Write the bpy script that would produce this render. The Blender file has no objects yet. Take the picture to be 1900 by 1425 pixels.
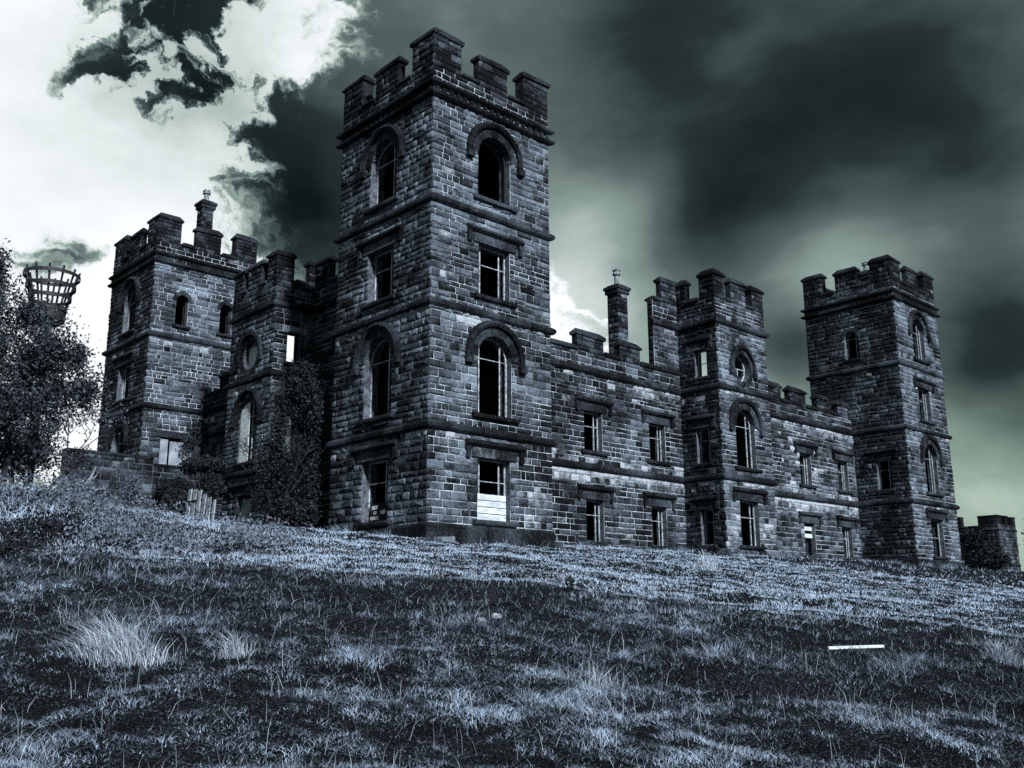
import bpy, math, random
import numpy as np
from mathutils import Vector, Matrix
R = math.radians
rnd = random.Random(7)
nr = np.random.default_rng(7)
sc = bpy.context.scene
COL = sc.collection

# ------------------------------------------------------------------ camera
CAM = Vector((-20.563, -26.137, -2.519))
F_PX, PITCH, ROLL, YAW = 1827.06, 0.2280, -0.0036, 0.7530
cam_d = bpy.data.cameras.new('camera'); cam = bpy.data.objects.new('camera', cam_d); COL.objects.link(cam)
fw = Vector((math.sin(YAW)*math.cos(PITCH), math.cos(YAW)*math.cos(PITCH), math.sin(PITCH)))
rt = Vector((math.cos(YAW), -math.sin(YAW), 0)); up = rt.cross(fw)
r2 = rt*math.cos(ROLL)+up*math.sin(ROLL); u2 = -rt*math.sin(ROLL)+up*math.cos(ROLL)
m = Matrix((r2, u2, -fw)).transposed().to_4x4(); m.translation = CAM
cam.matrix_world = m
cam_d.sensor_width = 36; cam_d.lens = 36*F_PX/1900; cam_d.clip_end = 5000; cam_d.clip_start = 0.05
sc.camera = cam

# ------------------------------------------------------------------ sun, exposure
SUN_DIR = Vector((-0.21, -0.80, 0.50)).normalized()          # towards the sun
sun_d = bpy.data.lights.new('sun', 'SUN'); sun_d.energy = 5.0; sun_d.angle = R(4); sun_d.color = (0.93, 0.97, 1.0)
sun = bpy.data.objects.new('sun', sun_d); COL.objects.link(sun)
sun.rotation_euler = SUN_DIR.to_track_quat('Z', 'Y').to_euler()
vs = sc.view_settings
vs.view_transform = 'Standard'; vs.look = 'None'; vs.exposure = 0.15; vs.gamma = 1.0; vs.use_curve_mapping = False
sc.cycles.use_denoising = False; sc.cycles.max_bounces = 5; sc.cycles.sample_clamp_indirect = 2.0; sc.cycles.diffuse_bounces = 3

# ------------------------------------------------------------------ node helper
class NT:
    def __init__(s, tree): s.t = tree; s.n = tree.nodes; s.l = tree.links
    def node(s, typ, **kw):
        n = s.n.new(typ)
        for k, v in kw.items(): setattr(n, k, v)
        return n
    def put(s, sock, v):
        if hasattr(v, 'is_linked'): s.l.new(v, sock)
        elif v is not None: sock.default_value = v
    def math(s, op, a, b=None, c=None, clamp=False):
        n = s.node('ShaderNodeMath', operation=op, use_clamp=clamp)
        for i, v in enumerate((a, b, c)): s.put(n.inputs[i], v)
        return n.outputs[0]
    def vmath(s, op, a, b=None, out=0):
        n = s.node('ShaderNodeVectorMath', operation=op); s.put(n.inputs[0], a)
        if b is not None: s.put(n.inputs[1], b)
        return n.outputs['Value' if op in ('DOT_PRODUCT', 'LENGTH') else 'Vector']
    def scale(s, a, k):
        n = s.node('ShaderNodeVectorMath', operation='SCALE'); s.put(n.inputs[0], a); s.put(n.inputs['Scale'], k); return n.outputs['Vector']
    def noise(s, vec, scale, detail=4, rough=0.55, dist=0.0, color=False):
        n = s.node('ShaderNodeTexNoise'); s.put(n.inputs['Vector'], vec)
        n.inputs['Scale'].default_value = scale; n.inputs['Detail'].default_value = detail
        n.inputs['Roughness'].default_value = rough; n.inputs['Distortion'].default_value = dist
        return n.outputs['Color' if color else 'Fac']
    def ramp(s, v, lo, hi, a=0.0, b=1.0, smooth=True):
        n = s.node('ShaderNodeMapRange', interpolation_type='SMOOTHSTEP' if smooth else 'LINEAR'); s.put(n.inputs[0], v)
        for i, x in enumerate((lo, hi, a, b)): s.put(n.inputs[1+i], x)
        return n.outputs[0]
    def mix(s, f, a, b):
        n = s.node('ShaderNodeMix', data_type='RGBA', clamp_factor=True)
        s.put(n.inputs[0], f)
        for i, v in ((6, a), (7, b)): s.put(n.inputs[i], (*v, 1) if isinstance(v, tuple) and len(v) == 3 else v)
        return n.outputs[2]

# ------------------------------------------------------------------ world: broken storm sky over a Nishita sky
w = bpy.data.worlds.new('World'); sc.world = w; w.use_nodes = True
T = NT(w.node_tree); T.n.clear()
def azel(a, e): a, e = R(a), R(e); return (math.sin(a)*math.cos(e), math.cos(a)*math.cos(e), math.sin(e))
D = T.vmath('NORMALIZE', T.node('ShaderNodeTexCoord').outputs['Generated'])
sky = T.node('ShaderNodeTexSky', sky_type='NISHITA', sun_disc=False)
sky.sun_elevation = math.asin(SUN_DIR.z); sky.sun_rotation = math.atan2(SUN_DIR.x, SUN_DIR.y)
wob = T.vmath('SUBTRACT', T.noise(D, 4, 2, 0.5, color=True), (0.5, 0.5, 0.5))
Dw = T.vmath('NORMALIZE', T.vmath('ADD', D, T.scale(wob, 0.07)))
wob2 = T.vmath('SUBTRACT', T.noise(D, 8.5, 7, 0.6, color=True), (0.5, 0.5, 0.5))
Df = T.vmath('NORMALIZE', T.vmath('ADD', Dw, T.scale(wob2, 0.15)))
def bump_(vec, amp, a, e, sg):      # soft swelling of light or dark cloud round a bearing
    k = T.math('MULTIPLY', T.math('SUBTRACT', T.vmath('DOT_PRODUCT', vec, azel(a, e)), 1.0), 1/R(sg)**2)
    return T.math('MULTIPLY', T.math('EXPONENT', k), amp)
elev = T.node('ShaderNodeSeparateXYZ'); T.put(elev.inputs[0], D); EZ = elev.outputs[2]
L = T.math('ADD', T.ramp(EZ, 0.0, 0.42, 0.58, 0.35), T.math('MULTIPLY', T.math('SUBTRACT', T.noise(T.vmath('MULTIPLY', D, (1, 1, 1.8)), 3.6, 4, 0.5), 0.5), 0.42))
L = T.math('ADD', L, T.math('MULTIPLY', T.math('SUBTRACT', T.noise(T.vmath('MULTIPLY', Dw, (1, 1, 2.2)), 9, 6, 0.55), 0.5), 0.22))
for g in ((-.16, 51.6, 32.4, 3.0), (-.16, 59.2, 26, 3.4), (-.20, 54.8, 22.5, 2.2), (-.13, 66, 29, 4.0), (-.10, 69.5, 24, 3), (-.30, 70, 13.4, 2.3), (-.24, 59.7, 14.8, 1.5), (-.14, 72, 9.5, 2.5),
          (.26, 46.5, 16.0, 3.8), (.14, 48, 23, 3.5), (.10, 64, 19.5, 3.0), (.14, 61, 17.5, 2.6), (.10, 74, 20, 1.5), (.12, 68, 5, 4), (.12, 47, 20, 3.0), (.22, 54.5, 13.2, 2.6),
          (-.21, 32, 25.5, 3.4), (-.20, 31, 21.5, 2.2), (.20, 30.4, 16.4, 2.4), (-.34, 23.5, 30, 4.0), (-.10, 15.5, 18.3, 2.0)):
    L = T.math('ADD', L, bump_(Df if g[1] < 40 else Dw, *g))
q = 0.0
for g in ((1.4, 8.0, 21.5, 8.5), (.72, 23, 23.2, 3.2), (.50, 31, 33.2, 2.6), (.34, 27, 29.5, 3.2), (-.62, 22.3, 29.4, 2.5), (.5, 13.5, 31, 3.0), (-.62, 17.2, 18.4, 1.6), (-.80, 14.2, 18.2, 2.0), (.55, 20.5, 18.6, 2.6), (.95, 13, 11, 5.5), (.45, 22, 13, 4), (.8, -25, 25, 14), (.50, 30.5, 16.0, 2.8), (.80, 45.8, 14.0, 3.6)):
    q = T.math('ADD', bump_(Df, *g), q)
fr = T.noise(T.vmath('MULTIPLY', Df, (1, 1, 1.6)), 14, 10, 0.62)
fb = T.noise(T.vmath('MULTIPLY', Df, (1, 1, 1.4)), 6, 3, 0.5)
fr = T.math('ADD', T.math('MULTIPLY', T.math('SUBTRACT', fr, 0.5), 1.7), T.math('MULTIPLY', T.math('SUBTRACT', fb, 0.5), 1.5))
tf_ = T.math('MULTIPLY', T.ramp(T.noise(T.vmath('MULTIPLY', Df, (1, 1, 1.5)), 19, 9, 0.62), 0.42, 0.68), bump_(Df, 1.0, 23.5, 28.5, 4.6))
q = T.math('ADD', q, tf_)
q = T.math('ADD', q, T.math('MULTIPLY', fr, T.ramp(q, 0.0, 0.25, 0.0, 1.0)))
L = T.math('ADD', L, T.math('MULTIPLY', T.ramp(q, 0.26, 0.74), 0.64), clamp=True)
cr = T.node('ShaderNodeValToRGB'); T.put(cr.inputs[0], L)
stops = ((0, (.003, .005, .005)), (.2, (.017, .028, .028)), (.4, (.085, .120, .116)), (.6, (.25, .33, .305)), (.8, (.64, .71, .70)), (1.0, (.92, .945, .965)))
el = cr.color_ramp.elements
el[0].position = 0; el[0].color = (*stops[0][1], 1); el[1].position = 1; el[1].color = (*stops[-1][1], 1)
for p_, c_ in stops[1:-1]: e_ = el.new(p_); e_.color = (*c_, 1)
clouds = cr.outputs[0]
green = T.math('MULTIPLY', T.ramp(EZ, 0.10, 0.32, 1.0, 0.0), T.ramp(T.vmath('DOT_PRODUCT', D, azel(75, 8)), .90, .99))
n_ = T.node('ShaderNodeMix', data_type='RGBA', blend_type='MULTIPLY'); T.put(n_.inputs[0], green); T.put(n_.inputs[6], clouds); T.put(n_.inputs[7], (0.93, 1.0, 0.88, 1)); clouds = n_.outputs[2]
nish = T.scale(sky.outputs[0], 0.05)
fin = T.mix(0.975, nish, clouds)
bg = T.node('ShaderNodeBackground'); T.put(bg.inputs['Color'], fin); bg.inputs['Strength'].default_value = 1.0
T.l.new(bg.outputs[0], T.node('ShaderNodeOutputWorld').inputs['Surface'])

# ------------------------------------------------------------------ materials
def mat(name, build, rough=0.9, spec=0.2):
    mt = bpy.data.materials.new(name); mt.use_nodes = True
    t = NT(mt.node_tree); t.n.clear()
    p = t.node('ShaderNodeBsdfPrincipled'); p.inputs['Roughness'].default_value = rough
    p.inputs['Specular IOR Level'].default_value = spec
    out = t.node('ShaderNodeOutputMaterial'); t.l.new(p.outputs[0], out.inputs['Surface'])
    pos = t.node('ShaderNodeNewGeometry').outputs['Position']
    col, bump = build(t, pos, p)
    t.put(p.inputs['Base Color'], (*col, 1) if isinstance(col, tuple) else col)
    if bump is not None:
        h, strength, dist = bump
        b = t.node('ShaderNodeBump'); b.inputs['Strength'].default_value = strength; b.inputs['Distance'].default_value = dist
        t.put(b.inputs['Height'], h); t.l.new(b.outputs[0], p.inputs['Normal'])
    return mt
def attr(t, name): return t.node('ShaderNodeAttribute', attribute_name=name).outputs['Fac']
def stone_build(dark=1.0, lime=1.0):
    def b(t, pos, p):
        tone = attr(t, 'tone'); stain = attr(t, 'stain')
        n1 = t.noise(pos, 9, 6, 0.65); n2 = t.noise(pos, 0.45, 4, 0.6); n3 = t.noise(pos, 28, 4, 0.6)
        v = t.math('ADD', t.math('MULTIPLY', tone, 0.62), t.math('MULTIPLY', t.ramp(n1, 0.3, 0.75), 0.30))
        v = t.math('ADD', v, t.math('MULTIPLY', t.ramp(n2, 0.38, 0.66), 0.34))
        v = t.math('POWER', t.math('SUBTRACT', v, 0.20, clamp=True), 1.75)
        c = t.mix(v, (0.006*dark, 0.0075*dark, 0.010*dark), (0.31*dark, 0.385*dark, 0.49*dark))
        ls = t.math('ADD', t.math('MULTIPLY', stain, 0.62), t.math('MULTIPLY', t.noise(pos, 3.2, 7, 0.7), 0.75))
        f = t.math('MULTIPLY', t.ramp(ls, 0.62, 0.92), 0.85*lime)
        c = t.mix(f, c, (0.52, 0.58, 0.67))
        return c, (t.math('ADD', n1, t.math('MULTIPLY', n3, 0.5)), 1.0, 0.075)
    return b
def mortar_build(t, pos, p):
    n1 = t.noise(pos, 0.7, 4, 0.6); n2 = t.noise(pos, 14, 4, 0.6)
    f = t.math('MULTIPLY', t.ramp(n1, 0.36, 0.62, 0.10, 1.0), t.ramp(n2, 0.30, 0.62, 0.20, 1.0))
    return t.mix(f, (0.02, 0.022, 0.026), (0.70, 0.80, 0.92)), (n2, 0.5, 0.01)
def plain_build(c1, c2, scale, stretch=(1, 1, 1), bump=0.4):
    def b(t, pos, p):
        n = t.noise(t.vmath('MULTIPLY', pos, stretch), scale, 6, 0.65)
        return t.mix(t.ramp(n, 0.3, 0.7), c1, c2), (n, bump, 0.02)
    return b
def tone_build(c1, c2, bump=None):
    def b(t, pos, p):
        n = t.noise(pos, 6, 3, 0.6)
        v = t.math('ADD', attr(t, 'tone'), t.math('MULTIPLY', t.math('SUBTRACT', n, 0.5), 0.35), clamp=True)
        return t.mix(v, c1, c2), bump
    return b
M = {}
M['stone'] = mat('gritstone', stone_build(), 0.9, 0.12)
M['trim'] = mat('dressed_gritstone', stone_build(0.55, 0.5), 0.88, 0.12)
M['mortar'] = mat('lime_mortar', mortar_build, 0.95, 0.05)
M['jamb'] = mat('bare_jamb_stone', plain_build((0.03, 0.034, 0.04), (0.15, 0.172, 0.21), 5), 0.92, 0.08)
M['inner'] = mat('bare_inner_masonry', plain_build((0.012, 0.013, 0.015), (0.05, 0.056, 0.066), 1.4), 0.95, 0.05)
M['paint'] = mat('flaking_white_paint', plain_build((0.10, 0.12, 0.15), (0.58, 0.64, 0.71), 7), 0.7, 0.2)
M['board'] = mat('weathered_white_boards', plain_build((0.36, 0.41, 0.46), (0.78, 0.84, 0.90), 4.5, (.6, .6, 2.5)), 0.75, 0.15)
M['panel'] = mat('grey_blocking_panel', plain_build((0.16, 0.19, 0.23), (0.34, 0.39, 0.46), 1.6), 0.8, 0.1)
M['darkwood'] = mat('blackened_wood', plain_build((0.008, 0.009, 0.011), (0.03, 0.034, 0.04), 7), 0.8, 0.1)
M['greywood'] = mat('weathered_grey_wood', plain_build((0.12, 0.14, 0.17), (0.58, 0.65, 0.74), 6, (1, 1, .4)), 0.85, 0.1)
M['palewood'] = mat('bleached_wood', plain_build((0.5, 0.56, 0.62), (0.82, 0.87, 0.9), 9, (2, 2, 1)), 0.7, 0.15)
M['iron'] = mat('rusted_black_iron', plain_build((0.008, 0.010, 0.012), (0.03, 0.033, 0.036), 12), 0.6, 0.3)
M['lettering'] = mat('white_lettering', plain_build((0.7, 0.75, 0.8), (0.85, 0.88, 0.92), 20), 0.7, 0.2)
M['pot'] = mat('chimney_clay', plain_build((0.08, 0.10, 0.11), (0.32, 0.37, 0.38), 8), 0.8, 0.1)
M['bark'] = mat('bark', plain_build((0.010, 0.011, 0.013), (0.045, 0.05, 0.058), 9, (1, 1, .3)), 0.9, 0.05)
M['leaf'] = mat('tree_leaf', tone_build((0.010, 0.014, 0.018), (0.17, 0.205, 0.265)), 0.75, 0.15)
M['leafdark'] = mat('evergreen_leaf', tone_build((0.005, 0.007, 0.009), (0.055, 0.068, 0.085)), 0.7, 0.2)
M['grass'] = mat('grass_blade', tone_build((0.008, 0.011, 0.014), (0.48, 0.60, 0.78)), 0.85, 0.08)
M['straw'] = mat('dry_straw_grass', tone_build((0.16, 0.20, 0.26), (0.72, 0.80, 0.92)), 0.8, 0.1)
M['rock'] = mat('pale_stone', plain_build((0.10, 0.12, 0.14), (0.42, 0.47, 0.54), 14), 0.9, 0.05)
def ground_build(t, pos, p):
    n = t.noise(pos, 1.1, 6, 0.65); n2 = t.noise(pos, 45, 5, 0.75)
    v = t.math('MULTIPLY', t.ramp(n, 0.30, 0.7, 0.25, 1.0), t.ramp(n2, 0.50, 0.66))
    return t.mix(v, (0.005, 0.006, 0.008), (0.22, 0.27, 0.34)), (n2, 1.0, 0.08)
M['ground'] = mat('turf_and_soil', ground_build, 0.95, 0.05)

# ------------------------------------------------------------------ object helpers
def link(o, parent=None):
    COL.objects.link(o)
    if parent is not None: o.parent = parent
    return o
def obj(name, verts, faces, material, parent=None, tone=None, stain=None, smooth=False, kind=None):
    me = bpy.data.meshes.new(name)
    me.from_pydata([tuple(v) for v in verts] if not isinstance(verts, np.ndarray) else verts.tolist(), [], faces)
    me.materials.append(M[material])
    for nm, val in (('tone', tone), ('stain', stain)):
        if val is not None:
            a = me.attributes.new(nm, 'FLOAT', 'POINT')
            a.data.foreach_set('value', np.broadcast_to(np.asarray(val, dtype=np.float32), (len(me.vertices),)).copy())
    if smooth: me.polygons.foreach_set('use_smooth', [True]*len(me.polygons))
    o = link(bpy.data.objects.new(name, me), parent)
    if kind: o['kind'] = kind
    return o
def big_mesh(name, verts, loops, starts, totals, material, parent=None, tone=None, stain=None, kind=None, smooth=False):
    me = bpy.data.meshes.new(name)
    me.vertices.add(len(verts)); me.vertices.foreach_set('co', np.asarray(verts, np.float32).ravel())
    me.loops.add(len(loops)); me.loops.foreach_set('vertex_index', np.asarray(loops, np.int32))
    me.polygons.add(len(starts)); me.polygons.foreach_set('loop_start', np.asarray(starts, np.int32)); me.polygons.foreach_set('loop_total', np.asarray(totals, np.int32))
    for nm, val in (('tone', tone), ('stain', stain)):
        if val is not None:
            a = me.attributes.new(nm, 'FLOAT', 'POINT'); a.data.foreach_set('value', np.asarray(val, np.float32))
    if smooth: me.polygons.foreach_set('use_smooth', np.ones(len(starts), bool))
    me.materials.append(M[material]); me.update(calc_edges=True)
    o = link(bpy.data.objects.new(name, me), parent)
    if kind: o['kind'] = kind
    return o
def tag(o, label=None, cat=None, group=None, kind=None):
    for k, v in (('label', label), ('category', cat), ('group', group), ('kind', kind)):
        if v: o[k] = v
    return o
def empty(name, loc=(0, 0, 0)):
    o = bpy.data.objects.new(name, None); o.location = loc; o.empty_display_size = 0.3
    return link(o)
def box_vf(lo, hi):
    (a, b, c), (d, e, f) = lo, hi
    v = [(a,b,c),(d,b,c),(d,e,c),(a,e,c),(a,b,f),(d,b,f),(d,e,f),(a,e,f)]
    return v, [(0,3,2,1),(4,5,6,7),(0,1,5,4),(1,2,6,5),(2,3,7,6),(3,0,4,7)]
def frustum_vf(lo, hi, z0, zm, z1, ins):           # coping: slab then a slope up to a smaller top
    (a, b), (d, e) = lo, hi
    v = [(a,b,z0),(d,b,z0),(d,e,z0),(a,e,z0),(a,b,zm),(d,b,zm),(d,e,zm),(a,e,zm)]
    ix, iy = min(ins, (d-a)*.42), min(ins, (e-b)*.42)
    v += [(a+ix,b+iy,z1),(d-ix,b+iy,z1),(d-ix,e-iy,z1),(a+ix,e-iy,z1)]
    fcs = [(0,3,2,1),(8,9,10,11)]
    for k in range(4):
        n = (k+1) % 4
        fcs += [(k,n,n+4,k+4),(k+4,n+4,n+8,k+8)]
    return v, fcs
def tube_vf(pts, radii, n=6, V=None, Fc=None):
    V = [] if V is None else V; Fc = [] if Fc is None else Fc
    prev = None; ring0 = None
    for i, p in enumerate(pts):
        p = Vector(p)
        d = (Vector(pts[min(i+1, len(pts)-1)]) - Vector(pts[max(i-1, 0)])).normalized()
        if prev is None: x = d.orthogonal().normalized()
        else: x = (prev - d*prev.dot(d)).normalized()
        prev = x; y = d.cross(x); s = len(V)
        for k in range(n):
            a = 2*math.pi*k/n; V.append(tuple(p + (x*math.cos(a)+y*math.sin(a))*radii[i]))
        if i:
            for k in range(n): Fc.append((s-n+k, s-n+(k+1)%n, s+(k+1)%n, s+k))
        else: Fc.append(tuple(range(s+n-1, s-1, -1)))
    Fc.append(tuple(range(len(V)-n, len(V))))
    return V, Fc
def vnoise(x, y, seed=0):                       # smooth value noise for placing things
    xi = np.floor(x).astype(int); yi = np.floor(y).astype(int); fx = x-xi; fy = y-yi
    fx = fx*fx*(3-2*fx); fy = fy*fy*(3-2*fy)
    def h(a, b):
        n = (a*374761393 + b*668265263 + seed*974634777) & 0x7fffffff
        n = ((n ^ (n >> 13))*1274126177) & 0x7fffffff
        return ((n ^ (n >> 16)) & 0xffff)/65535.0
    return (h(xi,yi)*(1-fx)+h(xi+1,yi)*fx)*(1-fy)+(h(xi,yi+1)*(1-fx)+h(xi+1,yi+1)*fx)*fy
def fbm(x, y, seed=0, oct=3):
    s = 0; a = .5; t = 0
    for k in range(oct): s = s+a*vnoise(x*2**k, y*2**k, seed+k); t += a; a *= .55
    return s/t

# ------------------------------------------------------------------ terrain
def sstep(x, a, b):
    t = np.clip((x-a)/(b-a), 0, 1); return t*t*(3-2*t)
def ground_z(x, y, rough=True):
    x = np.asarray(x, float); y = np.asarray(y, float)
    z = np.interp(y, [-90,-45,-26,-10,0,6,13,17.3,24,60], [-12,-6.6,-4.08,-1.66,-.16,.46,1.30,1.95,2.4,2.6])
    z = z+np.clip(x, -25, 45)*.004
    cap = .42+(2.9-.42)*(1-sstep(x, -.5, 2.2))
    z = np.where(z > cap, cap, z)
    dx = x+12.8; dy = y+.6
    z = z+.80*np.exp(-(dx/np.where(dx < 0, 9.0, 3.3))**2-(dy/np.where(dy < 0, 2.6, 5.0))**2)
    z = z-.35*np.exp(-((x+14.5)/6)**2-((y+6.4)/2.2)**2)
    far = np.hypot(x-12, y+4)
    z = z-sstep(far, 85, 260)*14
    if rough:
        nearw = 1-sstep(far, 40, 70)
        z = z+nearw*((fbm(x*.55, y*.55, 3)-.5)*.32+(fbm(x*1.7, y*1.7, 9)-.5)*.20)
    return z
def gz(x, y): return float(ground_z(np.array([x]), np.array([y]))[0])
def axis(lo, hi, a, b, step, grow=1.25):
    mid = list(np.arange(a, b+1e-6, step)); s = step; l = [a]
    while l[-1] > lo: s *= grow; l.append(l[-1]-s)
    s = step; h = [b]
    while h[-1] < hi: s *= grow; h.append(h[-1]+s)
    return np.array(l[:0:-1]+mid+h[1:])
gx = axis(-1500, 1500, -24, 44, .25); gy = axis(-1500, 1500, -27, 20, .25)
GX, GY = np.meshgrid(gx, gy); GZ = ground_z(GX.ravel(), GY.ravel())
nx, ny = len(gx), len(gy)
ii = (np.arange(ny-1)[:, None]*nx+np.arange(nx-1)[None, :]).ravel()
quads = np.stack([ii, ii+1, ii+nx+1, ii+nx], 1).ravel()
g = big_mesh('ground', np.stack([GX.ravel(), GY.ravel(), GZ], 1), quads, np.arange(len(ii))*4, np.full(len(ii), 4), 'ground', smooth=True)
tag(g, 'rough grassy hillside rising towards the castle', 'ground', kind='structure')

# ------------------------------------------------------------------ masonry kit
class Face:
    """A vertical wall face: u runs along it, d points out of the wall."""
    def __init__(s, o, u, n, flip):
        s.o = Vector(o); s.u = Vector(u); s.n = Vector(n); s.flip = flip
    def p(s, u, z, d=0.0): return (s.o.x+s.u.x*u+s.n.x*d, s.o.y+s.u.y*u+s.n.y*d, z)
    def fix(s, faces): return [tuple(reversed(f)) for f in faces] if s.flip else faces
def south(x, y): return Face((x, y, 0), (1,0,0), (0,-1,0), False)
def west(x, y): return Face((x, y, 0), (0,1,0), (-1,0,0), True)

class Hole:
    def __init__(s, u0, u1, z0, z1, kind='rect'):
        s.u0, s.u1, s.z0, s.z1, s.kind = u0, u1, z0, z1, kind
        s.c = (u0+u1)/2; s.r = (u1-u0)/2; s.spring = z1-s.r if kind == 'arch' else z1
    def hi(s, u):
        q = max(0.0, 1-((u-s.c)/s.r)**2)**.5
        if s.kind == 'arch': return s.spring+s.r*q
        if s.kind == 'oval': return (s.z0+s.z1)/2+(s.z1-s.z0)/2*q
        return s.z1
    def lo(s, u):
        if s.kind == 'oval':
            q = max(0.0, 1-((u-s.c)/s.r)**2)**.5
            return (s.z0+s.z1)/2-(s.z1-s.z0)/2*q
        return s.z0
    def cuts(s):
        if s.kind == 'rect': return [s.u0, s.u1]
        return [s.c-s.r*math.cos(math.pi*k/14) for k in range(15)]
    def blocked(s, za, zb):                     # u range no brick may enter in this course
        pad = .02
        if s.kind == 'rect':
            zm = (za+zb)/2
            if s.z1 <= zm < s.z1+.35: return (s.u0-.27, s.u1+.27)
            if zb > s.z0-.02 and zm < s.z1: return (s.u0, s.u1)
            return None
        if s.kind == 'arch':
            zm = (za+zb)/2
            if zb < s.z0+.05: return None
            if zm <= s.spring: return (s.u0, s.u1)
            Rr = s.r+.20; h = zm-s.spring
            if h >= Rr: return None
            q = (Rr*Rr-h*h)**.5; return (s.c-q, s.c+q)
        zc = (s.z0+s.z1)/2; zm = (za+zb)/2; Rz = (s.z1-s.z0)/2+.16
        if abs(zm-zc) >= Rz: return None
        q = (s.r+.16)*(1-((zm-zc)/Rz)**2)**.5; return (s.c-q, s.c+q)

def wall_vf(face, u0, u1, z0, z1, holes, thick, V, Fc, ends=(True, True), MI=None):
    """Wall with real openings and reveals."""
    us = sorted(set([u0, u1]+[round(c, 5) for h in holes for c in h.cuts() if u0 < c < u1]))
    def quad(pts, mi=1):
        s = len(V); V.extend(pts); Fc.extend(face.fix([(s, s+1, s+2, s+3)]))
        if MI is not None: MI.append(mi)
    p = face.p
    for a, b in zip(us[:-1], us[1:]):
        mid = (a+b)/2
        hs = sorted([h for h in holes if h.u0-1e-6 <= mid <= h.u1+1e-6], key=lambda h: h.z0)
        za, zb = z0, z0
        segs = []
        for h in hs:
            segs.append((za, zb, h.lo(a), h.lo(b))); za, zb = h.hi(a), h.hi(b)
            quad([p(a, h.lo(a), 0), p(b, h.lo(b), 0), p(b, h.lo(b), -thick), p(a, h.lo(a), -thick)])
            quad([p(a, h.hi(a), -thick), p(b, h.hi(b), -thick), p(b, h.hi(b), 0), p(a, h.hi(a), 0)])
        segs.append((za, zb, z1, z1))
        for (l0, l1, h0, h1) in segs:
            quad([p(a, l0), p(b, l1), p(b, h1), p(a, h0)], 0)
            quad([p(b, l1, -thick), p(a, l0, -thick), p(a, h0, -thick), p(b, h1, -thick)])
        quad([p(a, z1, 0), p(b, z1, 0), p(b, z1, -thick), p(a, z1, -thick)])
    for h in holes:
        if h.kind != 'oval':
            quad([p(h.u0, h.z0, 0), p(h.u0, h.z0, -thick), p(h.u0, h.spring, -thick), p(h.u0, h.spring, 0)])
            quad([p(h.u1, h.z0, -thick), p(h.u1, h.z0, 0), p(h.u1, h.spring, 0), p(h.u1, h.spring, -thick)])
    for on, u, sgn in ((ends[0], u0, 1), (ends[1], u1, -1)):
        if on:
            q = [p(u, z0, -thick), p(u, z0, 0), p(u, z1, 0), p(u, z1, -thick)]
            quad(q if sgn > 0 else q[::-1])
    return V, Fc

BR_F = [(0,1,5,4),(1,2,6,5),(2,3,7,6),(3,0,4,7),(4,5,9,8),(5,6,10,9),(6,7,11,10),(7,4,8,11),(8,9,12),(9,10,12),(10,11,12),(11,8,12)]
def brick_v(face, a, b, za, zb, proud, rg, rough=1.0):
    j = lambda k: rg.uniform(-k, k)
    V = [face.p(a, za, -.012), face.p(b, za, -.012), face.p(b, zb, -.012), face.p(a, zb, -.012)]
    e = .006
    V += [face.p(u+j(e), z+j(e), proud*.45+j(.006)) for u, z in ((a, za), (b, za), (b, zb), (a, zb))]
    i1 = min(.055, (b-a)*.2); i2 = min(.05, (zb-za)*.24)
    V += [face.p(u+j(.015), z+j(.015), proud+j(.024*rough)) for u, z in ((a+i1, za+i2), (b-i1, za+i2), (b-i1, zb-i2), (a+i1, zb-i2))]
    V.append(face.p(a+(b-a)*rg.uniform(.3, .7), za+(zb-za)*rg.uniform(.35, .65), proud+rg.uniform(-.015, .04)*rough))
    return V
def courses(z0, z1, seed, h=.247):
    rg = random.Random(seed); out = []; z = z0
    while z < z1-.08:
        hh = h*rg.choice((.74, .86, .95, 1.0, 1.08, 1.18, 1.3))
        if z+hh > z1-.12: hh = z1-z
        out.append((z, z+hh)); z += hh
    return out
JOINT = .038
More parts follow.
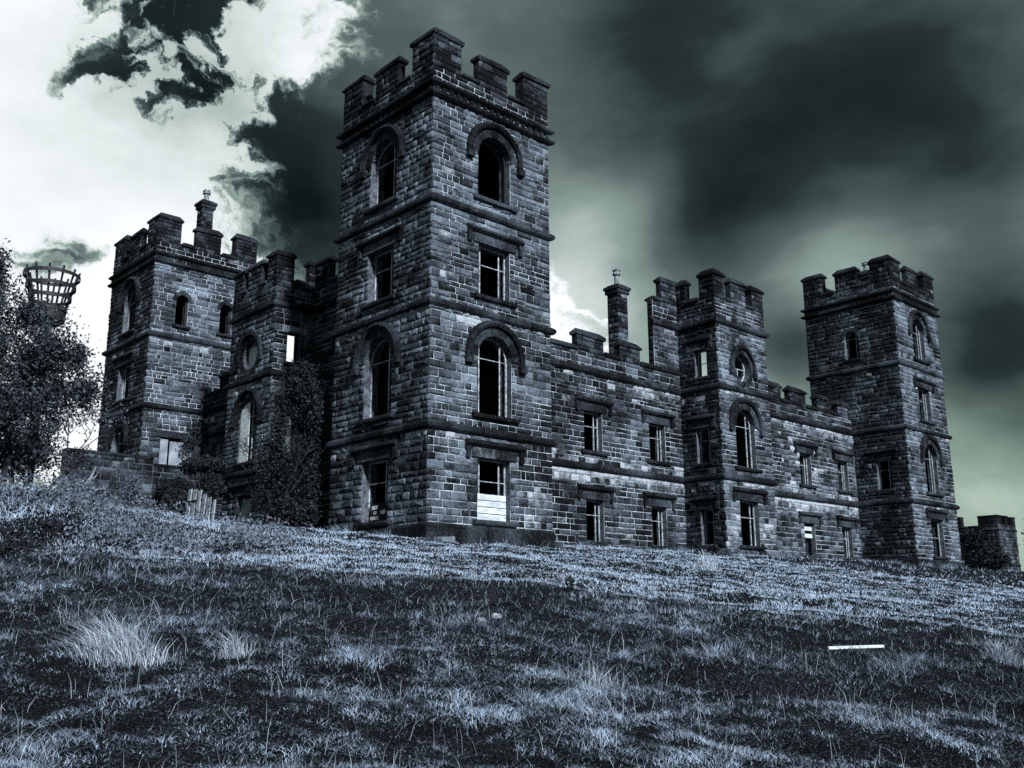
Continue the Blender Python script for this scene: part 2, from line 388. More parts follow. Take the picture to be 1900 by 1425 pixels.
def lay(face, u0, u1, crs, holes, bricks, rg, tone_fn, corner0=None, corner1=None, rects=None, mean=.47, rough=1.0):
    """Lay courses; bricks gets (verts, flip, tone, stain, size). corner0/1: 0 or 1 = parity of courses that run past that end."""
    for ci, (za, zb) in enumerate(crs):
        spans = [(u0, u1)] if rects is None else [(a, b) for a, b, lo, hi in rects if za >= lo-.02 and zb <= hi+.02]
        for h in holes:
            bl = h.blocked(za, zb)
            if bl:
                ns = []
                for a, b in spans:
                    if bl[1] <= a or bl[0] >= b: ns.append((a, b)); continue
                    if bl[0] > a+.07: ns.append((a, bl[0]))
                    if bl[1] < b-.07: ns.append((bl[1], b))
                spans = ns
        for a, b in spans:
            u = a
            first = True
            while u < b-1e-4:
                L = mean*rg.choice((.5, .68, .85, 1.0, 1.15, 1.4, 1.75))
                if first and ci % 2: L *= .6
                first = False
                if b-(u+L) < mean*.42: L = b-u
                e0, e1 = u+JOINT/2, u+L-JOINT/2
                if abs(u-u0) < 1e-4 and corner0 is not None: e0 = u0-(rg.uniform(.030, .062) if ci % 2 == corner0 else -.004)
                if abs(u+L-u1) < 1e-4 and corner1 is not None: e1 = u1+(.05 if ci % 2 == corner1 else -.004)
                t, s, d = tone_fn((e0+e1)/2, (za+zb)/2)
                pr = rg.uniform(.028, .066)*d
                v = brick_v(face, e0, e1, za+JOINT/2, zb-JOINT/2, pr, rg, rough)
                c = Vector(face.p((e0+e1)/2, (za+zb)/2, .03))
                vd = CAM-c; dist = vd.length
                bricks.append((v, face.flip, min(1, max(0, t+rg.gauss(0, .23))), min(1, max(0, s+rg.gauss(0, .10)+(.35 if rg.random() < .07 else 0))), (e1-e0)*(zb-za)*max(.05, vd.dot(face.n)/dist)/dist**2))
                u += L
def set_bricks(bricks, parent, keep=300, name='brick', rest='brickwork', material='stone'):
    bricks.sort(key=lambda b: -b[4])
    for v, flip, t, s, _ in bricks[:keep]:
        obj(name, v, [tuple(reversed(f)) for f in BR_F] if flip else BR_F, material, parent, tone=t, stain=s)
    rs = bricks[keep:]
    if rs:
        V = np.concatenate([np.array(b[0]) for b in rs]); n = len(rs)
        fl = np.concatenate([np.array(f) for f in BR_F]); fr_ = np.concatenate([np.array(f[::-1]) for f in BR_F]); k = len(fl)
        loops = np.where(np.array([b[1] for b in rs])[:, None], fr_[None], fl[None])+13*np.arange(n)[:, None]
        tt = np.tile([len(f) for f in BR_F], n); st_ = np.concatenate([[0], np.cumsum(tt)[:-1]])
        big_mesh(rest, V, loops.ravel(), st_, tt, material, parent,
                 tone=np.repeat([b[2] for b in rs], 13), stain=np.repeat([b[3] for b in rs], 13), kind='stuff')

STRING = [(-.01, -.17), (.09, -.15), (.17, -.08), (.185, .03), (.15, .09), (.03, .17), (-.01, .17)]
CORN = [(-.01, -.11), (.10, -.10), (.20, -.03), (.22, .06), (.10, .12), (-.01, .12)]
def set_mi(o, MI, second='jamb'):
    o.data.materials.append(M[second]); o.data.polygons.foreach_set('material_index', MI)
def band(face, u0, u1, z, prof, parent, name, m0=0, m1=0, seg=1.25, k=1.0, lean=.0, material='trim', tone=.35):
    """A moulded band in separate stones; m0/m1 = +1 mitre outwards at that end, -1 inwards (concave corner)."""
    n = max(1, round((u1-u0)/seg)); us = [u0+(u1-u0)*i/n for i in range(n+1)]
    for i in range(n):
        a, b = us[i]+(.008 if i else 0), us[i+1]-(.008 if i < n-1 else 0)
        jz, jd = rnd.uniform(-.013, .013), rnd.uniform(-.022, .014)
        V = []
        for e, (uu, mm, sg) in enumerate(((a, m0 if i == 0 else 0, -1), (b, m1 if i == n-1 else 0, 1))):
            for (d, zz) in prof: V.append(face.p(uu+sg*mm*d*k, z+zz*k+jz, d*k+(jd if d > .02 else 0)))
        N = len(prof)
        Fc = [(q, q+N, (q+1) % N+N, (q+1) % N) for q in range(N)]+[tuple(range(N)), tuple(range(2*N-1, N-1, -1))]
        Fc = face.fix([tuple(reversed(f)) for f in Fc])
        obj(name, V, Fc, material, parent, tone=min(1, max(0, tone+rnd.gauss(0, .12))), stain=max(0, rnd.gauss(.08, .12)))
def fbox(face, u0, u1, z0, z1, d0, d1, name, material, parent, tone=.4, stain=.1):
    V = [face.p(u, z, d) for z in (z0, z1) for u, d in ((u0, d1), (u1, d1), (u1, d0), (u0, d0))]
    Fc = [(0,3,2,1),(4,5,6,7),(0,1,5,4),(1,2,6,5),(2,3,7,6),(3,0,4,7)]
    return obj(name, V, face.fix(Fc), material, parent, tone=tone, stain=stain)
def arc_ring(face, c, zc, ra, rb, rza, rzb, a0, a1, n, d0, d1, name, material, parent, tone, stain, V=None, Fc=None, make=True):
    """Solid arc (a0..a1 radians from +u towards +z) between two radii."""
    V = [] if V is None else V; Fc = [] if Fc is None else Fc; s = len(V)
    for i in range(n+1):
        t = a0+(a1-a0)*i/n; cs, sn = math.cos(t), math.sin(t)
        V += [face.p(c+ra*cs, zc+rza*sn, d0), face.p(c+rb*cs, zc+rzb*sn, d0), face.p(c+rb*cs, zc+rzb*sn, d1), face.p(c+ra*cs, zc+rza*sn, d1)]
    L = []
    for i in range(n):
        b = s+4*i
        for q in range(4): L.append((b+q, b+(q+1) % 4, b+4+(q+1) % 4, b+4+q))
    L += [(s+3, s+2, s+1, s), (s+4*n, s+4*n+1, s+4*n+2, s+4*n+3)]
    Fc += L if face.flip else [tuple(reversed(f)) for f in L]
    if make: return obj(name, V, Fc, material, parent, tone=tone, stain=stain)

castle = empty('castle', (0, 0, 0))
tag(castle, 'ruined dark gritstone castle with battlemented corner towers, arched and square windows', 'castle')

def window(face, h, sash='std', hood=True, lintel=True, sill=True, boards=None, small=False, rec=.26, hw=.62, tone=.35):
    """castle > window (its frame) > bars, sill, lintel or voussoirs, hood mould, boards."""
    b = .055
    V, Fc = [], []
    def bar(u0, u1, z0, z1, d=-rec, t=.05):
        s = len(V)
        V.extend([face.p(u, z, dd) for z in (z0, z1) for u, dd in ((u0, d), (u1, d), (u1, d-t), (u0, d-t))])
        Fc.extend(face.fix([tuple(q+s for q in f) for f in [(0,3,2,1),(4,5,6,7),(0,1,5,4),(1,2,6,5),(2,3,7,6),(3,0,4,7)]]))
    dark = sash == 'none'
    if h.kind == 'oval':
        arc_ring(face, h.c, (h.z0+h.z1)/2, h.r-.08, h.r+.01, (h.z1-h.z0)/2-.08, (h.z1-h.z0)/2+.01, 0, 2*math.pi, 28, -rec-.06, -rec, '', '', None, 0, 0, V, Fc, False)
    else:
        bar(h.u0, h.u0+b, h.z0, h.spring); bar(h.u1-b, h.u1, h.z0, h.spring)
        if h.kind == 'arch': arc_ring(face, h.c, h.spring, h.r-b, h.r+.01, h.r-b, h.r+.01, 0, math.pi, 12, -rec-.05, -rec, '', '', None, 0, 0, V, Fc, False)
        else: bar(h.u0+b, h.u1-b, h.z1-b, h.z1)
    W = obj('window', V, Fc, 'darkwood' if dark else 'paint', castle)
    W_ = h.u1-h.u0; H = h.z1-h.z0
    def gbar(nm, u0, u1, z0, z1, mt='paint', d=-rec+.004, t=.04): fbox(face, u0, u1, z0, z1, d-t, d, nm, mt, W)
    if h.kind != 'oval' and sash in ('std', 'left', 'one', 'trans'):
        ms = {'std': (.18, .79), 'left': (.30,), 'one': (.76,), 'trans': ()}[sash]
        for f in ms:
            u = h.u0+W_*f; gbar('mullion', u-.022, u+.022, h.z0+.005, h.hi(u)-.05)
        zt = h.spring-.02 if h.kind == 'arch' else h.z0+H*.63
        if sash == 'trans': zt = h.z0+H*.5
        gbar('transom', h.u0+b, h.u1-b, zt, zt+.028, d=-rec+.012)
    if h.kind == 'oval':
        zc = (h.z0+h.z1)/2
        gbar('transom', h.u0+.08, h.u1-.08, zc-.02, zc+.02); gbar('mullion', h.c-.02, h.c+.02, h.z0+.08, zc-.02)
    st = lambda: max(0, rnd.gauss(.12, .1))
    tn = lambda: min(1, max(0, rnd.gauss(tone, .12)))
    if sill and h.kind != 'oval':
        o = .16 if small else .27
        V = [face.p(u, z, d) for (u) in (h.u0-o, h.u1+o) for d, z in ((-.3, h.z0-.17), (.17, h.z0-.17), (.19, h.z0-.10), (.17, h.z0-.02), (-.3, h.z0+.015))]
        Fc = [(q, q+5, (q+1) % 5+5, (q+1) % 5) for q in range(5)]+[(0,1,2,3,4), (9,8,7,6,5)]
        obj('sill', V, face.fix([tuple(reversed(f)) for f in Fc]), 'trim', W, tone=tn(), stain=st())
    if h.kind == 'rect' and lintel:
        o = .28 if not small else .2
        fbox(face, h.u0-o, h.c-.006, h.z1+.004, h.z1+.35, -.02, .088, 'lintel', 'trim', W, tn()+.15, st()+.15)
        fbox(face, h.c+.006, h.u1+o, h.z1+.004, h.z1+.35, -.02, .084, 'lintel', 'trim', W, tn()+.15, st()+.15)
        if hood:
            q = hw; zz = h.z1+.47
            V = [face.p(u, z, d) for u in (h.u0-q, h.u1+q) for d, z in ((-.02, zz-.11), (.13, zz-.10), (.24, zz-.02), (.23, zz+.07), (-.02, zz+.19))]
            Fc = [(k, k+5, (k+1) % 5+5, (k+1) % 5) for k in range(5)]+[(0,1,2,3,4), (9,8,7,6,5)]
            Hm = obj('hood_mould', V, face.fix([tuple(reversed(f)) for f in Fc]), 'trim', W, tone=tn()*.7, stain=.05)
            for a, c in ((h.u0-q+.02, h.u0-q+.20), (h.u1+q-.20, h.u1+q-.02)):
                fbox(face, a, c, zz-.52, zz-.115, -.02, .15, 'hood_stop', 'trim', W, tn()*.7, .05)
    if h.kind == 'arch':
        n = 5 if small else 9
        for i in range(n):
            a0, a1 = math.pi*i/n+.012, math.pi*(i+1)/n-.012
            arc_ring(face, h.c, h.spring, h.r, h.r+(.22 if small else .36), h.r, h.r+(.22 if small else .36), a0, a1, 3, -.28, .055+rnd.uniform(0, .015), 'voussoir', 'trim', W, tn(), st())
        if hood:
            Rm = h.r+.36; V, Fc = [], []
            prof = [(Rm-.02, -.02), (Rm, .17), (Rm+.10, .24), (Rm+.22, .17), (Rm+.26, -.02)]
            N = 18
            a0, a1 = -.10, math.pi+.10
            for i in range(N+1):
                t = a0+(a1-a0)*i/N
                for (rr, d) in prof: V.append(face.p(h.c+rr*math.cos(t), h.spring+rr*math.sin(t), d))
            for i in range(N):
                for k in range(4): Fc.append((5*i+k, 5*i+k+1, 5*i+6+k, 5*i+5+k))
            Fc += [(4,3,2,1,0), tuple(5*N+k for k in range(5))]
            obj('hood_mould', V, [tuple(reversed(f)) for f in Fc] if face.flip else Fc, 'trim', W, tone=tn()*.7, stain=.05)
            for sg in (-1, 1):
                u = h.c+sg*(Rm+.12)
                fbox(face, u-.16, u+.16, h.spring-.36, h.spring-.10, -.02, .22, 'hood_stop', 'trim', W, tn()*.7, .05)
    if h.kind == 'oval':
        zc = (h.z0+h.z1)/2; rz = (h.z1-h.z0)/2; n = 14
        for i in range(n):
            arc_ring(face, h.c, zc, h.r, h.r+.26, rz, rz+.26, 2*math.pi*i/n+.015, 2*math.pi*(i+1)/n-.015, 3, -.28, .06+rnd.uniform(0, .015), 'voussoir', 'trim', W, tn(), st())
        arc_ring(face, h.c, zc, h.r+.26, h.r+.44, rz+.26, rz+.44, -.15, math.pi+.15, 18, -.02, .19, 'hood_mould', 'trim', W, tn()*.7, .05)
        for sg in (-1, 1): fbox(face, h.c+sg*(h.r+.36)-.13, h.c+sg*(h.r+.36)+.13, zc-.42, zc-.14, -.02, .17, 'hood_stop', 'trim', W, .2, .05)
    if boards:
        for (u0, u1, z0, z1, n, mt, vert, gap) in boards:
            for i in range(n):
                if vert:
                    w_ = (u1-u0)/n; j = rnd.uniform(-.02, .02)
                    fbox(face, u0+w_*i+gap/2, u0+w_*(i+1)-gap/2, z0, min(z1+j, h.hi(u0+w_*(i+.5))-.02), -rec+.02, -rec+.05+rnd.uniform(0, .006), 'board', mt, W)
                else:
                    w_ = (z1-z0)/n; j = rnd.uniform(-.004, .004)
                    fbox(face, u0, u1, z0+w_*i+gap/2+j, z0+w_*(i+1)-gap/2, -rec+.02, -rec+.05+rnd.uniform(0, .012), 'board', mt, W)
    return W

def merlon(lo, hi, z0, z1, parent, cap=.36, over=.09, name='merlon'):
    """Block behind the facing bricks, with a weathered coping."""
    z1 += rnd.uniform(-.035, .03)
    v, f = box_vf((lo[0], lo[1], z0-.01), (hi[0], hi[1], z1))
    obj(name, v, f, 'trim', parent, tone=.15, stain=.0)
    v, f = frustum_vf((lo[0]-over, lo[1]-over), (hi[0]+over, hi[1]+over), z1-.005, z1+.11, z1+cap, .22)
    tx, ty = rnd.uniform(-.02, .02), rnd.uniform(-.02, .02); mx, my = (lo[0]+hi[0])/2, (lo[1]+hi[1])/2
    v = [(x+rnd.uniform(-.025, .025), y+rnd.uniform(-.025, .025), z+rnd.uniform(-.022, .022)+.012+tx*(x-mx)+ty*(y-my)) for x, y, z in v]
    obj('coping', v, f, 'trim', parent, tone=max(0, rnd.gauss(.22, .1)), stain=.02)
def crenel(lo, hi, z, parent):
    v, f = frustum_vf((lo[0], lo[1]), (hi[0], hi[1]), z-.10, z+.0, z+.16, .20)
    obj('crenel_sill', v, f, 'trim', parent, tone=max(0, rnd.gauss(.3, .1)), stain=.05)

# ------------------------------------------------------------------ the corner towers
TZ = dict(z1=3.80, z2=8.22, z3=12.16, zc=16.27, zu=16.72, sill=17.55, top=18.55)
TH = .62
def tower_holes(kind):
    if kind == 'full':
        return [Hole(2.25, 3.82, .66, 2.86), Hole(2.2, 3.9, 4.46, 7.45, 'arch'), Hole(2.25, 3.82, 8.93, 10.95), Hole(2.2, 3.86, 12.82, 15.45, 'arch')]
    return []
def tower(x0, y0, seed, label, sh, wh, zb, keep, sS, sW, sootS=0, sootW=0, tS=.45, tW=.4):
    """Square 6 m tower whose near corner is (x0, y0)."""
    S, Wf = south(x0, y0), west(x0, y0)
    V, Fc, MI = [], [], []
    ztop = TZ['sill']-.1
    wall_vf(S, 0, 6, zb, ztop, sh, TH, V, Fc, (False, True), MI)
    wall_vf(Wf, 0, 6, zb, ztop, wh, TH, V, Fc, (False, True), MI)
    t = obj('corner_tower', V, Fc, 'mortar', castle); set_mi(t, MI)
    t['label'] = label
    # far sides, floors and roof, so that the rooms are dark
    for nm, lo, hi in (('back_wall', (x0+6-TH, y0+TH, zb), (x0+6, y0+6, ztop)), ('back_wall', (x0+TH, y0+6-TH, zb), (x0+6-TH, y0+6, ztop)),
                       ('floor_slab', (x0+TH, y0+TH, 3.7), (x0+6-TH, y0+6-TH, 3.95)), ('floor_slab', (x0+TH, y0+TH, 8.1), (x0+6-TH, y0+6-TH, 8.35)),
                       ('floor_slab', (x0+TH, y0+TH, 12.0), (x0+6-TH, y0+6-TH, 12.3)), ('floor_slab', (x0+TH, y0+TH, 16.4), (x0+6-TH, y0+6-TH, 16.7))):
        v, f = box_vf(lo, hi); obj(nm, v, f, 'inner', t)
    # merlons: corner blocks stand taller
    T_, PT = TZ['top'], .30
    segs = [(0, 1.33, .22), (2.2, 3.72, 0), (4.62, 6, .22)]
    for a, b, e in segs:
        if a == 0: merlon((x0, y0), (x0+b, y0+b), ztop, T_+e, t, .36)
        elif b == 6:
            merlon((x0+a, y0), (x0+6, y0+PT+.18), ztop, T_+e, t); merlon((x0, y0+a), (x0+PT+.18, y0+6), ztop, T_+e, t)
        else:
            merlon((x0+a, y0), (x0+b, y0+PT), ztop, T_+e, t); merlon((x0, y0+a), (x0+PT, y0+b), ztop, T_+e, t)
            merlon((x0+a, y0+6-PT), (x0+b, y0+6), ztop, T_+e, t); merlon((x0+6-PT, y0+a), (x0+6, y0+b), ztop, T_+e, t)
    merlon((x0+4.62, y0+4.62), (x0+6, y0+6), ztop, T_+.22, t)
    for a, b in ((1.34, 2.19), (3.73, 4.61)):
        crenel((x0+a, y0-.13), (x0+b, y0+PT), TZ['sill'], t); crenel((x0-.13, y0+a), (x0+PT, y0+b), TZ['sill'], t)
        crenel((x0+a, y0+6-PT), (x0+b, y0+6.1), TZ['sill'], t); crenel((x0+6-PT, y0+a), (x0+6.1, y0+b), TZ['sill'], t)
    # bricks
    rg = random.Random(seed); bricks = []
    crs = courses(zb, ztop, seed); crm = courses(ztop, T_, seed+1, .25)
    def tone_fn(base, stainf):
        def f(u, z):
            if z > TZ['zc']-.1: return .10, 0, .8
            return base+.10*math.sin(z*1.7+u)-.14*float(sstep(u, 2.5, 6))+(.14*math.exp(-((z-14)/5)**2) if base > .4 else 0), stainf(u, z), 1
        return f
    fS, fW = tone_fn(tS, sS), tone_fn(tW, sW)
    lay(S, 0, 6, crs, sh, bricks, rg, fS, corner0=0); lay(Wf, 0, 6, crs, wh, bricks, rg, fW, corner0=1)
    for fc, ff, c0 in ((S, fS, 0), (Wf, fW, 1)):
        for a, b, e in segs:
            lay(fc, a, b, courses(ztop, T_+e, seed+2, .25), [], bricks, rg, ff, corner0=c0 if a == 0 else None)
    # inner sides of the corner block are bare dressed stone
    set_bricks(bricks, t, keep)
    for z in (TZ['z1'], TZ['z2'], TZ['z3']):
        band(S, 0, 6, z, STRING, t, 'string_course', 1, 1); band(Wf, 0, 6, z, STRING, t, 'string_course', 1, 1)
    for z in (TZ['zc'], TZ['zu']):
        band(S, 0, 6, z, CORN, t, 'cornice', 1, 1, seg=1.0, tone=.22); band(Wf, 0, 6, z, CORN, t, 'cornice', 1, 1, seg=1.0, tone=.22)
    V, Fc = [], []
    for fc in (S, Wf):                         # small dentils between the two cornices
        u = .05
        while u < 5.9:
            s = len(V)
            V += [fc.p(a, z, d) for z in (TZ['zc']+.13, TZ['zu']-.13) for a, d in ((u, .10), (u+.16, .10), (u+.16, -.01), (u, -.01))]
            Fc += fc.fix([tuple(q+s for q in f) for f in [(0,3,2,1),(4,5,6,7),(0,1,5,4),(1,2,6,5),(2,3,7,6),(3,0,4,7)]])
            u += .34
    obj('dentils', V, Fc, 'trim', t, tone=.3, stain=.05, kind='stuff')
    # plinth
    for fc, e in ((S, 1), (Wf, 1)):
        n = 7
        for i in range(n):
            a, b = 6*i/n, 6*(i+1)/n
            pr = [(-.02, zb), (.13, zb), (.13, .33), (.05, .43), (-.02, .43)]
            V = [fc.p(u-(d if (i == 0 and k == 0 and d > 0) else 0), z, d+rnd.uniform(-.008, .008)*(d > 0)) for k, u in enumerate((a+.006, b-.006)) for d, z in pr]
            Fc = [(q, q+5, (q+1) % 5+5, (q+1) % 5) for q in range(5)]+[(0,1,2,3,4), (9,8,7,6,5)]
            obj('plinth_stone', V, fc.fix([tuple(reversed(f)) for f in Fc]), 'trim', t, tone=min(1, max(0, rnd.gauss(.2, .12))), stain=max(0, rnd.gauss(.06, .12)))
    return t
def under(bands, amp=.75, dep=.9):            # lime washing down below a band
    def f(u, z):
        s = .0
        for b in bands:
            if 0 < b-z < dep: s = max(s, amp*(1-(b-z)/dep)*(.45+.9*float(fbm(np.array([u*.9+b*3]), np.array([z*.4]), 5)[0])))
        return s
    return f
sh, wh = tower_holes('full'), tower_holes('full')
fs = under([3.7, 8.1], .62, .7); fw_ = under([8.1, 3.7], .8, .85)
def front_s(u, z): return max(fs(u, z), .55*math.exp(-((u-5.2)/.9)**2-((z-1.6)/1.3)**2), .36*math.exp(-((u-.9)/1.2)**2-((z-11)/4)**2))
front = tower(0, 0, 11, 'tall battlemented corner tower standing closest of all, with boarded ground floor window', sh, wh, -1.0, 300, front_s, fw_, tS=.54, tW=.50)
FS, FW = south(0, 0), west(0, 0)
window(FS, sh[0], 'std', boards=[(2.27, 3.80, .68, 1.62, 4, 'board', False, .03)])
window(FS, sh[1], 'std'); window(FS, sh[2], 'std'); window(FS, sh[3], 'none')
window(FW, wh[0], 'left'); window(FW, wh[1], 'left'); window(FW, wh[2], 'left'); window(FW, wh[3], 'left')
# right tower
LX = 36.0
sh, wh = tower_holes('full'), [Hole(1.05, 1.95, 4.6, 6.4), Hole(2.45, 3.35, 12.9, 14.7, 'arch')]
tower(LX, 0, 23, 'battlemented corner tower at the far end of the long front, by the gatehouse', sh, wh, -1.0, 300, under([3.7, 8.1], .55), under([12.0], .55, .5), tS=.55, tW=.16)  # low west tone paints that side's shade into the stone colour
RS, RW = south(LX, 0), west(LX, 0)
window(RS, sh[0], 'trans'); window(RS, sh[1], 'std'); window(RS, sh[2], 'std'); window(RS, sh[3], 'std')
window(RW, wh[0], 'left', small=True, hw=.5); window(RW, wh[1], 'left', hood=False, small=True)
# left tower
MY = 24.18
sh, wh = [Hole(1.32, 2.02, 12.9, 14.62, 'arch'), Hole(3.92, 4.62, 12.9, 14.62, 'arch'), Hole(1.05, 2.75, 4.95, 6.62)], [Hole(2.2, 3.9, 4.46, 7.45, 'arch'), Hole(2.25, 3.82, 8.93, 10.95), Hole(2.2, 3.86, 12.82, 15.45, 'arch')]
tower(0, MY, 37, 'battlemented corner tower with chimney behind the terrace wall', sh, wh, 2.0, 300, under([12.0], .4, .6), under([12.0, 8.1], .5, .5), tS=.50, tW=.20)  # shade of the west side is put into its darker stone tone
LS, LW = south(0, MY), west(0, MY)
window(LS, sh[0], 'none', hood=False, small=True); window(LS, sh[1], 'none', hood=False, small=True)
window(LS, sh[2], 'none', hood=False, boards=[(1.07, 1.5, 4.97, 6.55, 1, 'panel', True, .0), (1.6, 2.73, 4.97, 6.45, 1, 'panel', True, .0)], rec=.12)
window(LW, wh[0], 'std'); window(LW, wh[1], 'std'); window(LW, wh[2], 'left')

# ------------------------------------------------------------------ curtain walls and bays
def parapet(face, ms, ztop, parent, sill, top, u0, u1, thick=.32):
    """ms: merlon spans along the face."""
    def rect(a, b, d0, d1):
        p, q = face.p(a, 0, -d1), face.p(b, 0, -d0)
        return (min(p[0], q[0]), min(p[1], q[1])), (max(p[0], q[0]), max(p[1], q[1]))
    for a, b in ms:
        lo, hi = rect(a, b, 0, thick); merlon(lo, hi, ztop, top, parent, .34)
    e = u0
    for a, b in list(ms)+[(u1, u1)]:
        if a-e > .15:
            lo, hi = rect(e+.01, a-.01, -.13, thick); crenel(lo, hi, sill, parent)
        e = max(e, b)
def facade(face, u0, u1, zb, holes, ms, label, seed, keep, stain, tone, m0=0, m1=0):
    """A stretch of curtain wall (top 9.1) with its battlements."""
    P = 9.1
    V, Fc, MI = [], [], []
    wall_vf(face, u0, u1, zb, P, holes, .62, V, Fc, (True, True), MI)
    W = obj('curtain_wall', V, Fc, 'mortar', castle); W['label'] = label; set_mi(W, MI)
    bricks = []; rg = random.Random(seed)
    lay(face, u0, u1, courses(zb, P, 41 if face.n.y else 53), holes, bricks, rg, lambda u, z: (tone(u, z), stain(u, z), 1))
    for a, b in ms: lay(face, a, b, courses(P, 9.85, seed+3, .25), [], bricks, rg, lambda u, z: (.2, .03, .9))
    set_bricks(bricks, W, keep)
    parapet(face, ms, P, W, 9.2, 9.85, u0, u1)
    for z in (3.8, 8.22): band(face, u0, u1, z, STRING, W, 'string_course', m0, m1, k=1.15 if z > 5 else 1)
    return W

def bay_tower(fm, ff, fside, b0, b1, c0, c1, pj, zb, mholes, fholes, sholes, crs_seed, keep, label, stain_f, tF, tS_, near0=True):
    """fm: main wall face, ff: bay front face (u same as fm), fside: the bay flank in view, u = 0 at the front corner, running back."""
    BP = 12.75; BT = 13.80
    V, Fc = [], []
    MI = []; ZP = 9.1
    wall_vf(fm, b0, c0, ZP+.005, BP, [], .34, V, Fc, (True, True), MI); wall_vf(fm, c1, b1, ZP+.005, BP, [], .34, V, Fc, (True, True), MI)
    wall_vf(ff, c0, c1, zb, BP, fholes, .55, V, Fc, (False, True), MI)
    wall_vf(fside, 0, pj, zb, BP, sholes, .55, V, Fc, (False, False), MI)
    B = obj('centre_bay', V, Fc, 'mortar', castle); set_mi(B, MI); B['label'] = label
    bricks = []; rg = random.Random(crs_seed+5); crs = courses(zb, BP, crs_seed)
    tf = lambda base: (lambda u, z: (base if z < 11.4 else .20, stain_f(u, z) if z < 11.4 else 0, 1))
    cru = courses(ZP, BP, crs_seed+2)
    lay(fm, b0, c0, cru, [], bricks, rg, tf(.30)); lay(fm, c1, b1, cru, [], bricks, rg, tf(.30))
    lay(ff, c0, c1, crs, fholes, bricks, rg, tf(tF), corner0=0); lay(fside, 0, pj, crs, sholes, bricks, rg, tf(tS_), corner0=1)
    pe = fm.p(b0, 0, 0); fe = Face((pe[0], pe[1], 0), tuple(-fm.n), tuple(-fm.u), not fm.flip)
    lay(fe, 0, .34, cru, [], bricks, rg, lambda u, z: (.08, 0, .8))
    fms = [(c0, c0+.90), (c0+1.42, c0+2.75), (c1-1.02, c1)]
    sms = [(0, .90), (1.72, pj)]
    for fc, mm, c in ((ff, fms, 0), (fside, sms, 1)):
        for a, b in mm: lay(fc, a, b, courses(BP, BT+(.12 if a in (0, c0) else 0), crs_seed+9, .25), [], bricks, rg, lambda u, z: (.14, 0, .8), corner0=c if a in (0, c0) else None)
    lay(fm, c0-1.28, c0, courses(BP, BT, crs_seed+9, .25), [], bricks, rg, lambda u, z: (.14, 0, .8))
    set_bricks(bricks, B, keep)
    def rect(face, a, b, d0, d1):
        p, q = face.p(a, 0, -d1), face.p(b, 0, -d0)
        return (min(p[0], q[0]), min(p[1], q[1])), (max(p[0], q[0]), max(p[1], q[1]))
    lo, hi = rect(ff, c0, c0+.90, 0, .90); merlon(lo, hi, BP, BT+.12, B, .36)
    lo, hi = rect(ff, *fms[1], 0, .3); merlon(lo, hi, BP, BT, B, .34)
    lo, hi = rect(ff, *fms[2], 0, .45); merlon(lo, hi, BP, BT, B, .34)
    lo, hi = rect(fside, 1.72, pj-.095, 0, .32); merlon(lo, hi, BP, BT, B, .34)
    lo, hi = rect(fm, c0-1.28, c0+.32, 0, .30); merlon(lo, hi, BP, BT+.003, B, .34)
    lo, hi = rect(fm, c1+.3, c1+1.7, 0, .3); merlon(lo, hi, BP, BT, B, .34)
    for fc, a, b in ((ff, c0+.91, c0+1.41), (ff, c0+2.76, c1-1.03), (fside, .91, 1.71), (fm, b0, c0-1.29), (fm, c1+1.71, b1)):
        lo, hi = rect(fc, a, b, -.13, .5); crenel(lo, hi, BP+.08, B)
    for z in (3.8, 8.22, 11.55):
        k = 1.0
        band(ff, c0, c1, z, STRING, B, 'string_course', 1, 1); band(fside, 0, pj, z, STRING, B, 'string_course', 1, -1)
    band(fm, b0, c0, 11.55, STRING, B, 'string_course', 1, -1); band(fm, c1, b1, 11.55, STRING, B, 'string_course', -1, 1)
    return B

DR = 3.37; BY = 1.05
C0, C1, B0, B1 = 18.70, 23.05, 16.72, 25.1
Smain = south(0, DR)
ghole = [Hole(u, u+1.15, .53, 2.35) for u in (11.55, 16.05, 29.6, 33.8)]
mhole = [Hole(u, u+1.22, 4.55, 6.35) for u in (11.5, 16.1, 29.6, 33.85)]
u1s = under([3.65], 1.0, 1.0); u2s = under([8.0], .75, .8)
def main_stain(u, z):
    s = max(u1s(u, z), u2s(u, z)*(.5 if u < 15 else 1.0))
    if 4.0 < z < 4.5: s = max(s, .5)
    return max(s, .45*math.exp(-((u-31)/5)**2-((z-6)/2.2)**2))
tone_m = lambda u, z: .33+(.14 if u > 25 else 0)-(.08 if z < 2.5 else 0)
near_h = [h for h in ghole+mhole if h.c < 20]; far_h = [h for h in ghole+mhole if h.c > 20]
front_wall = facade(Smain, 6, C0, -1.0, near_h, [(7.2, 9.3), (11.15, 12.95), (14.1, 15.6)], 'battlemented wall between the closest tower and the round window bay', 41, 300, main_stain, tone_m, 0, -1)
far_wall = facade(Smain, C1, 36, -1.0, far_h, [(26.2, 28.05), (28.95, 30.7), (32.0, 33.45), (34.4, 35.6)], 'battlemented wall between the round window bay and the far corner tower', 43, 300, main_stain, tone_m, -1, 0)
for i, h in enumerate(ghole+mhole):
    sashes = ['one', 'one', 'none', 'one', 'one', 'std', 'one', 'std']
    bds = {2: [(29.62, 30.73, 1.95, 2.22, 1, 'board', False, .01), (29.62, 30.73, 1.55, 1.78, 1, 'board', False, .01)]}.get(i)
    window(Smain, h, sashes[i], boards=bds, hw=.6)
Bf = south(0, BY); Bs = Face((C0, BY, 0), (0,1,0), (-1,0,0), True)
fh = [Hole(19.92, 21.52, .58, 2.72), Hole(19.92, 21.6, 4.36, 7.28, 'arch'), Hole(20.08, 21.42, 8.68, 10.14, 'oval')]
